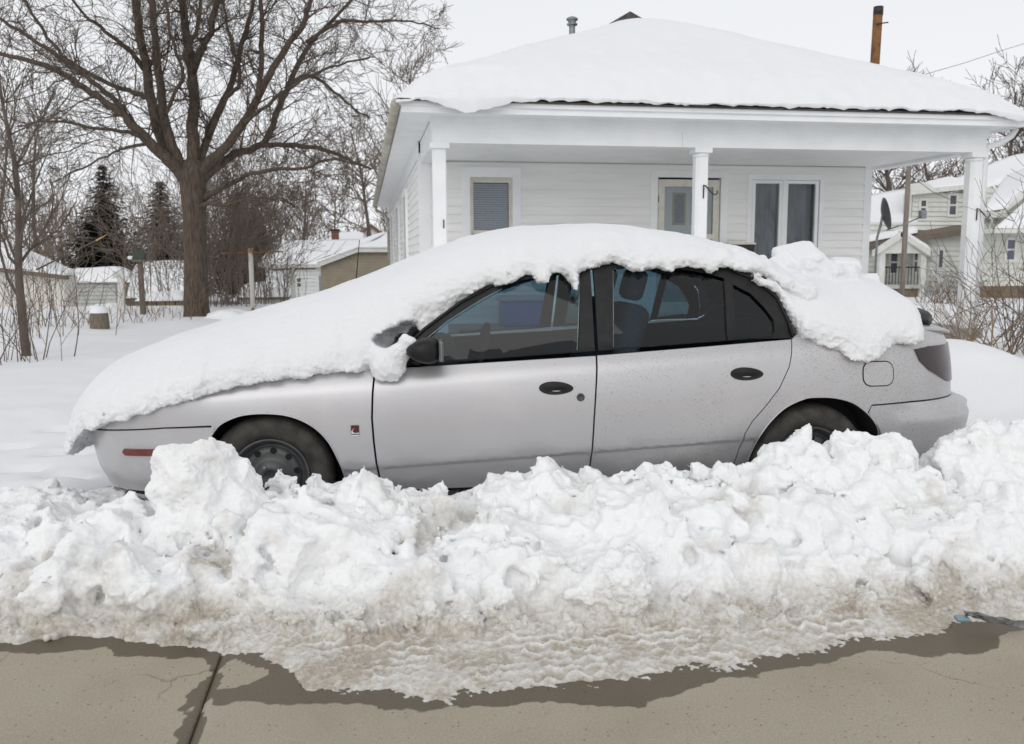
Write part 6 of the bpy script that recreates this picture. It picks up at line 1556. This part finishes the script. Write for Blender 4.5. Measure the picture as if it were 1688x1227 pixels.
ex = [((.585, -.82, .845), (.075, .06, .055), .03, 0, 0), ((.625, -.85, .885), (.05, .045, .045), .03, 0, 0), ((.655, -.87, .915), (.034, .03, .028), .02, .4, 7), ((.685, -.88, .935), (.026, .03, .020), .02, .4, 9), ((.650, -.87, .955), (.018, .02, .026), .015, .4, 3), ((.55, -.83, .80), (.05, .045, .05), .03, 0, 0), ((.60, -.84, .80), (.04, .04, .04), .03, .4, 5), ((1.474, -.66, 1.19), (.016, .022, .04), .02, 0, 0)]
car_snow('snow_blanket', X, Y, Z, h, ZT, ZE, snow_w, ex, 'thick unbroken snow over the hood, windscreen and roof of the sedan', 2.0, carve=[((.605, -.74, .930), (.075, .20, .06)), ((.665, -.74, .975), (.055, .18, .042)), ((.55, -.72, .935), (.05, .16, .035)), ((.385, -.90, .79), (.03, .06, .016)), ((.46, -.90, .80), (.022, .06, .014))], plan_front=True)
# separate heap on the rear window and boot lid
ZT2 = np.array([(2.44, 1.20), (2.50, 1.255), (2.6, 1.265), (2.86, 1.245), (3.05, 1.225), (3.2, 1.19), (3.3, 1.14), (3.40, 1.09), (3.48, 1.04), (3.52, .99)])
ZE2 = np.array([(2.40, 1.19), (2.488, 1.145), (2.508, 1.09), (2.528, 1.035), (2.558, .975), (2.578, .93), (2.657, .885), (2.744, .855), (2.82, .825), (2.882, .795), (2.93, .83), (2.965, .85), (3.034, .872), (3.145, .893), (3.247, .935), (3.33, .97), (3.42, 1.0), (3.52, .98)])
def snow_w2(X):
    ez = np.interp(X, ZE2[:, 0], ZE2[:, 1]); s = np.interp(X, PLAN[:, 0], PS); w = -side_pt(s, ez)[:, 1] + .04
    w = w * (1 - .55 * sstep(3.14, 3.42, X) ** 1.5)
    return w
X, Y, Z = grid(2.36, 3.58, -.96, .96, .7, 1.42, .0145)
rn = np.random.default_rng(12); ex = []
for (x, y, z, r) in ((2.68, -.25, 1.25, .085), (2.60, -.1, 1.27, .06), (2.85, -.05, 1.275, .12), (2.98, .05, 1.26, .10), (3.08, -.15, 1.225, .09), (2.78, -.35, 1.22, .08), (2.90, -.38, 1.195, .07), (3.0, -.35, 1.18, .075), (3.15, 0, 1.2, .07), (3.2, -.2, 1.165, .06), (2.62, -.42, 1.20, .05)):
    ex.append(((x, y, z), tuple(r * rn.uniform(.7, 1.15, 3)), .018, .35, int(rn.integers(1, 999))))
car_snow('snow_heap', X, Y, Z, .0145, ZT2, ZE2, snow_w2, ex, 'broken heap of snow with loose chunks on the rear window and trunk of the sedan', 9.0, edge_noise=.026)

# ---------------------------------------------------------------- ploughed snow bank along the road
CREST = np.array([(-6, .16), (-2.2, .18), (-1.58, .19), (-1.43, .20), (-1.25, .20), (-1.07, .20), (-.97, .21), (-.71, .26), (-.49, .32), (-.37, .315), (-.18, .315), (-.02, .315), (.11, .245), (.25, .225), (.36, .215), (.52, .245), (.66, .27), (.69, .285), (.89, .30), (.97, .285), (1.08, .265), (1.26, .305), (1.34, .30), (1.51, .315), (1.66, .33), (1.76, .31), (1.95, .27), (2.55, .29), (2.65, .31), (2.74, .34), (2.85, .33), (3.12, .36), (3.8, .32), (7, .3)])
def car_side(x): return CAR.y - .84 + (x - CAR.x) * math.tan(TH)
def tread(x, y):
    """pressed tyre pattern: thin wavy ribs joined by slanting lugs, two passes crossing at a small angle"""
    out = 0
    for (sl, y0, row, per, ph) in ((.035, 2.50, .054, .078, 0.0), (.085, 2.60, .060, .086, .37)):
        v = y - (y0 + sl * (x - .3)); k = np.floor(v / row); w = v / row - k
        off = (np.sin(k * 12.9898 + ph * 9) * 43758.5453) % 1
        u = x / per + off; zig = np.abs((u % 1) - .5) * 2
        rib = np.exp(-((w - .5 - .42 * (zig - .5)) / .12) ** 2)
        lug = np.exp(-((((u + .5 * w) % 1) - .5) / .10) ** 2) * sstep(.42, .9, w) * (np.sin(u * 7.1 + k * 3) > -.4)
        q = np.maximum(rib, .9 * lug)
        out = np.maximum(out, q * (1.0 if ph == 0 else .35))
    return out
def bank_height(x, y):
    e = np.interp(x, EDGE[:, 0], EDGE[:, 1]); f = np.interp(x, FOOT[:, 0], FOOT[:, 1]); c = np.where((x > -1.35) & (x < 3.5), car_side(x) - .20, 3.95)
    c = np.maximum(c, f + .5); zc = np.interp(x, CREST[:, 0], CREST[:, 1])
    ap = .008 + .024 * sstep(-.01, .14, y - e) + .03 * np.clip((y - f) / .3, -.5, 1)
    t = np.clip((y - f + .03) / (c - f), 0, 1)
    z = ap + (zc - ap) * (1 - (1 - t) ** 1.55) * sstep(0, .18, t)
    back = sstep(0, .34, y - c - .04); low = np.where((x > -1.2) & (x < 3.3), .05, .14)
    z = z * (1 - back) + np.minimum(z, low) * back
    return np.where(y < e, -.12 + 0 * z, z)
h = .0165
X, Y, Z = grid(-3.3, 5.0, 2.30, 4.75, -.06, .66, h)
gx, gy = np.meshgrid(X, Y, indexing='ij')
P2 = np.stack([gx.ravel(), gy.ravel(), np.zeros(gx.size)], 1).astype(np.float32)
wob = (.040 * fbm(P2, 5.5, 3) + .022 * fbm(P2, 17.0, 2, off=4)).reshape(gx.shape)
BH = bank_height(gx, gy + wob)
f = ((Z[None, None] - BH[..., None]) * .7).astype(np.float32)
ed = np.interp(gx, EDGE[:, 0], EDGE[:, 1])
f = np.maximum(f, ((ed - gy - wob * 1.0)[..., None] + .0 * Z).astype(np.float32))
rn = np.random.default_rng(21)
on_bank = lambda x, y: float(bank_height(np.array([x]), np.array([y]))[0])
for i in range(330):
    x = rn.uniform(-3.2, 4.9); fo = float(np.interp(x, FOOT[:, 0], FOOT[:, 1])); c = car_side(x) - .16
    t = rn.uniform(-.05, 1.0); y = fo + t * (c - fo); big = rn.random()
    r = .035 + .10 * big ** 2.2 * (1 - .35 * t) if t > .12 else .018 + .035 * big
    zc = on_bank(x, y) + r * rn.uniform(-.55, .30)
    if y > car_side(x) - r * 1.2 and -1.2 < x < 3.4: continue
    add_blob(f, X, Y, Z, h, (x, y, zc), tuple(r * rn.uniform(.65, 1.45, 3)), rand_rot(rn), (.035 + .03 * rn.random()) if t > .12 else .015, .6 if rn.random() < .45 else 0)
for i in range(620):
    x = rn.uniform(-2.6, 4.2); fo = float(np.interp(x, FOOT[:, 0], FOOT[:, 1])); c = car_side(x) - .16
    t = rn.beta(1.0, 1.6); y = fo - .05 + t * (c - fo); r = .014 + .034 * rn.random() ** 2.5
    add_blob(f, X, Y, Z, h, (x, y, on_bank(x, y) + r * rn.uniform(-.2, .6) + .01), tuple(r * rn.uniform(.7, 1.4, 3)), rand_rot(rn), .010, .5 if rn.random() < .7 else 0)
# bigger slabs and lumps where the photograph shows them
for (x, y, z, rx, ry, rz_, bx) in ((-1.12, 3.70, .15, .15, .13, .10, .5), (-.98, 3.55, .11, .2, .18, .11, .3), (.80, 3.74, .25, .15, .10, .10, .4), (1.25, 3.66, .25, .12, .10, .09, .4), (.05, 3.55, .20, .28, .2, .12, 0), (.45, 3.3, .16, .22, .16, .10, 0), (1.05, 3.35, .17, .24, .18, .11, .3), (1.75, 3.35, .17, .24, .2, .12, .3), (-.3, 3.3, .14, .2, .16, .10, .3), (-1.5, 3.55, .15, .25, .2, .12, 0), (2.3, 3.3, .19, .26, .2, .13, .3), (1.45, 3.1, .09, .18, .12, .07, .3), (-.85, 3.32, .10, .18, .14, .09, .2)):
    add_blob(f, X, Y, Z, h, (x, y, z), (rx, ry, rz_), rand_rot(rn) if bx else np.eye(3), .05, bx)
P = None
near = np.abs(f) < .10
idx = np.argwhere(near); q = np.stack([X[idx[:, 0]], Y[idx[:, 1]], Z[idx[:, 2]]], 1).astype(np.float32)
amp = sstep(.03, .12, q[:, 2])
f[near] += (amp * (.060 * fbm(q, 4.2, 2, off=1.5) + .030 * billow(q, 9.0, 2, off=8)) + (.35 + .65 * amp) * .013 * fbm(q, 24.0, 2, off=2)).astype(np.float32)
f[:, :, 0] = 1; f[0] = 1; f[-1] = 1; f[:, 0] = 1; f[:, -1] = 1
V, Q = surface_nets(f, (X[0], Y[0], Z[0]), h)
V = relax(V, Q, 1, .35)
V, Q = subdivide(V, Q); V = relax(V, Q, 1, .35)
def crumble(V, Q, seed, dirt_scale=1.0, flat_tread=True):
    N = normals(V, Q)
    e = np.interp(V[:, 0], EDGE[:, 0], EDGE[:, 1]); fo = np.interp(V[:, 0], FOOT[:, 0], FOOT[:, 1])
    apron = (1 - sstep(-.06, .03, V[:, 1] - fo)) * sstep(-.6, -.25, V[:, 0]) * (1 - sstep(1.9, 2.1, V[:, 0])) * sstep(.03, .08, V[:, 1] - e) if flat_tread else 0 * V[:, 0]
    up = np.clip(N[:, 2], 0, 1) * apron
    cav = billow(V, 30.0, 2, off=seed)
    rgh = .62 + .38 * (1 - sstep(0, .35, V[:, 1] - fo))
    V2 = V + N * ((.0068 * cav + .0046 * fbm(V, 85.0, 2, off=seed + 5)) * rgh * (1 - .8 * up))[:, None]
    low = 1 - sstep(.03, .20, V[:, 2])
    foot = 1 - sstep(.02, .32, V[:, 1] - fo)
    n1 = fbm(V, 2.3, 3, off=seed + 20); n2 = fbm(V, 9.0, 3, off=seed + 31)
    d = .64 * foot * low + .10 * low + .60 * np.clip(n1 - .22, 0, 1) * 1.6 + .22 * np.clip(n2 - .1, 0, 1) * (.35 + low) - .10 + .16 * foot * n2
    d = d + .20 * np.clip(-cav, 0, 1) * (.25 + foot)
    if flat_tread:
        tr = tread(V[:, 0] + .020 * fbm(V, 12., 3), V[:, 1] + .018 * fbm(V, 9., 3, off=9)); m = up * (0.25 + .75 * sstep(-.35, .15, fbm(V, 3.4, 3, off=40)))
        V2[:, 2] += m * (.0145 * tr - .006); d = d + m * (.12 - .56 * (tr - .2))
    for (x, y, z, r, a) in ((-.62, 3.42, .18, .17, 1.0), (-.52, 3.50, .22, .08, .9), (1.55, 3.42, .25, .13, 1.0), (.15, 3.4, .2, .12, .7), (1.1, 3.5, .27, .1, .6), (-1.2, 3.4, .16, .14, .7), (2.35, 3.3, .2, .16, .8), (.62, 3.35, .18, .12, .45), (2.0, 3.2, .15, .12, .4), (2.75, 3.6, .45, .14, .5), (.95, 3.2, .12, .10, .4)):
        d = d + a * np.exp(-((V[:, 0] - x) ** 2 + (V[:, 1] - y) ** 2 + (V[:, 2] - z) ** 2) / (r * r)) * (.6 + 1.2 * n2)
    return V2, np.clip(d * dirt_scale, 0, 1)
# finer mesh where the tyre pattern is pressed into the slush
e_ = np.interp(V[:, 0], EDGE[:, 0], EDGE[:, 1]); fo_ = np.interp(V[:, 0], FOOT[:, 0], FOOT[:, 1])
mk = (V[:, 1] < fo_ + .05) & (V[:, 0] > -.6) & (V[:, 0] < 2.1) & (V[:, 1] > e_) & (V[:, 2] > .02)
fm = mk[Q].all(1); Va, Qa = subdivide(V, Q[fm]); n0_ = len(V)
V, Q = Va, np.concatenate([Q[~fm], Qa])
V, d = crumble(V, Q, 1.0)
me = np_mesh('snow_bank', V, Q); set_attr(me, 'dirt', d)
tag(link('snow_bank', me, M_BANK), 'long lumpy ploughed snow bank with a dirty trampled edge along the road', 'snow bank')

# the large separate chunks thrown on top of the bank
def chunk(blobs, box, label, seed, h=.0135):
    X, Y, Z = grid(*box, h); f = np.full((len(X), len(Y), len(Z)), .3, np.float32); rn = np.random.default_rng(seed)
    for (c, r, k, bx) in blobs: add_blob(f, X, Y, Z, h, c, r, rand_rot(rn) if bx else np.eye(3), k, bx)
    near = np.abs(f) < .12; idx = np.argwhere(near); q = np.stack([X[idx[:, 0]], Y[idx[:, 1]], Z[idx[:, 2]]], 1).astype(np.float32)
    f[near] += .045 * fbm(q, 6.0, 2, off=seed) + .020 * billow(q, 13.0, 2, off=seed + 2) + .009 * fbm(q, 34.0, 2, off=seed + 4)
    f[:, :, 0] = 1; f[0] = 1; f[-1] = 1; f[:, 0] = 1; f[:, -1] = 1; f[:, :, -1] = 1
    V, Q = surface_nets(f, (X[0], Y[0], Z[0]), h); V = relax(V, Q, 1, .35); V, Q = subdivide(V, Q); V = relax(V, Q, 1, .35)
    V, d = crumble(V, Q, seed * 1.0, .45, False)
    me = np_mesh('snow_chunk', V, Q); set_attr(me, 'dirt', d * .6)
    return tag(link('snow_chunk', me, M_BANK), label, 'snow chunk', 'big chunks on the snow bank')
chunk([((-.67, 3.66, .38), (.155, .15, .155), .04, .45), ((-.57, 3.64, .33), (.15, .14, .13), .04, .4), ((-.71, 3.62, .49), (.10, .09, .085), .03, .4), ((-.62, 3.64, .53), (.06, .06, .055), .02, .4), ((-.595, 3.68, .53), (.03, .03, .05), .015, 0), ((-.66, 3.55, .22), (.19, .16, .13), .05, 0), ((-.53, 3.66, .41), (.08, .08, .06), .03, .4), ((-.47, 3.68, .37), (.05, .05, .045), .02, .4)], (-1.02, -.30, 3.3, 3.93, .05, .68), 'biggest rough snow chunk heaped in front of the front wheel', 5)
chunk([((1.90, 3.62, .36), (.20, .13, .10), .03, .5), ((2.12, 3.60, .40), (.13, .11, .10), .04, .5), ((2.28, 3.58, .38), (.13, .12, .11), .04, .45), ((2.19, 3.60, .47), (.06, .06, .05), .02, .4), ((2.05, 3.5, .25), (.26, .16, .14), .05, 0), ((2.36, 3.56, .40), (.06, .06, .05), .02, .4)], (1.60, 2.56, 3.25, 3.80, .05, .60), 'angular snow blocks heaped in front of the rear wheel', 6)
chunk([((2.72, 3.56, .35), (.17, .15, .15), .04, .45), ((2.84, 3.60, .41), (.14, .13, .10), .04, .45), ((2.64, 3.55, .46), (.09, .08, .06), .03, .4), ((2.98, 3.55, .36), (.2, .16, .14), .04, .4), ((2.78, 3.42, .26), (.22, .18, .15), .05, 0), ((3.15, 3.5, .35), (.2, .2, .15), .05, 0), ((2.66, 3.50, .30), (.12, .10, .10), .04, .3)], (2.40, 3.45, 3.12, 3.95, .05, .68), 'tall snow chunk behind the rear bumper at the right edge', 8)

# crushed plastic litter at the edge of the slush
p = Vector((2.06, 2.66, .03))
lt = thing('litter', p, -.25, 'crushed grey and blue plastic litter at the slush edge on the right', 'litter')
V = []; F_ = []; rr = random.Random(4); n = 12
for i in range(n + 1):
    for j in range(5):
        u, v = i / n, j / 4; V.append((u * .20, (v - .5) * .045 * (1 - .75 * u) + rr.gauss(0, .003), .015 + .018 * (1 - u) + .012 * math.sin(9 * v + 5 * u) + rr.gauss(0, .003) - .02 * u))
for i in range(n):
    for j in range(4): F_.append((i * 5 + j, (i + 1) * 5 + j, (i + 1) * 5 + j + 1, i * 5 + j + 1))
o = MB().add(V, F_, False).build('wrapper', mat('grey_plastic', (.10, .10, .105), (.22, .22, .22), 30, .35), lt); md = o.modifiers.new('t', 'SOLIDIFY'); md.thickness = .002
b = MB(); b.box(-.035, -.02, .006, .01, .015, .022, .006); b.build('blue_cap', mat('sky_blue_plastic', (.20, .29, .34), None, rough=.4), lt)
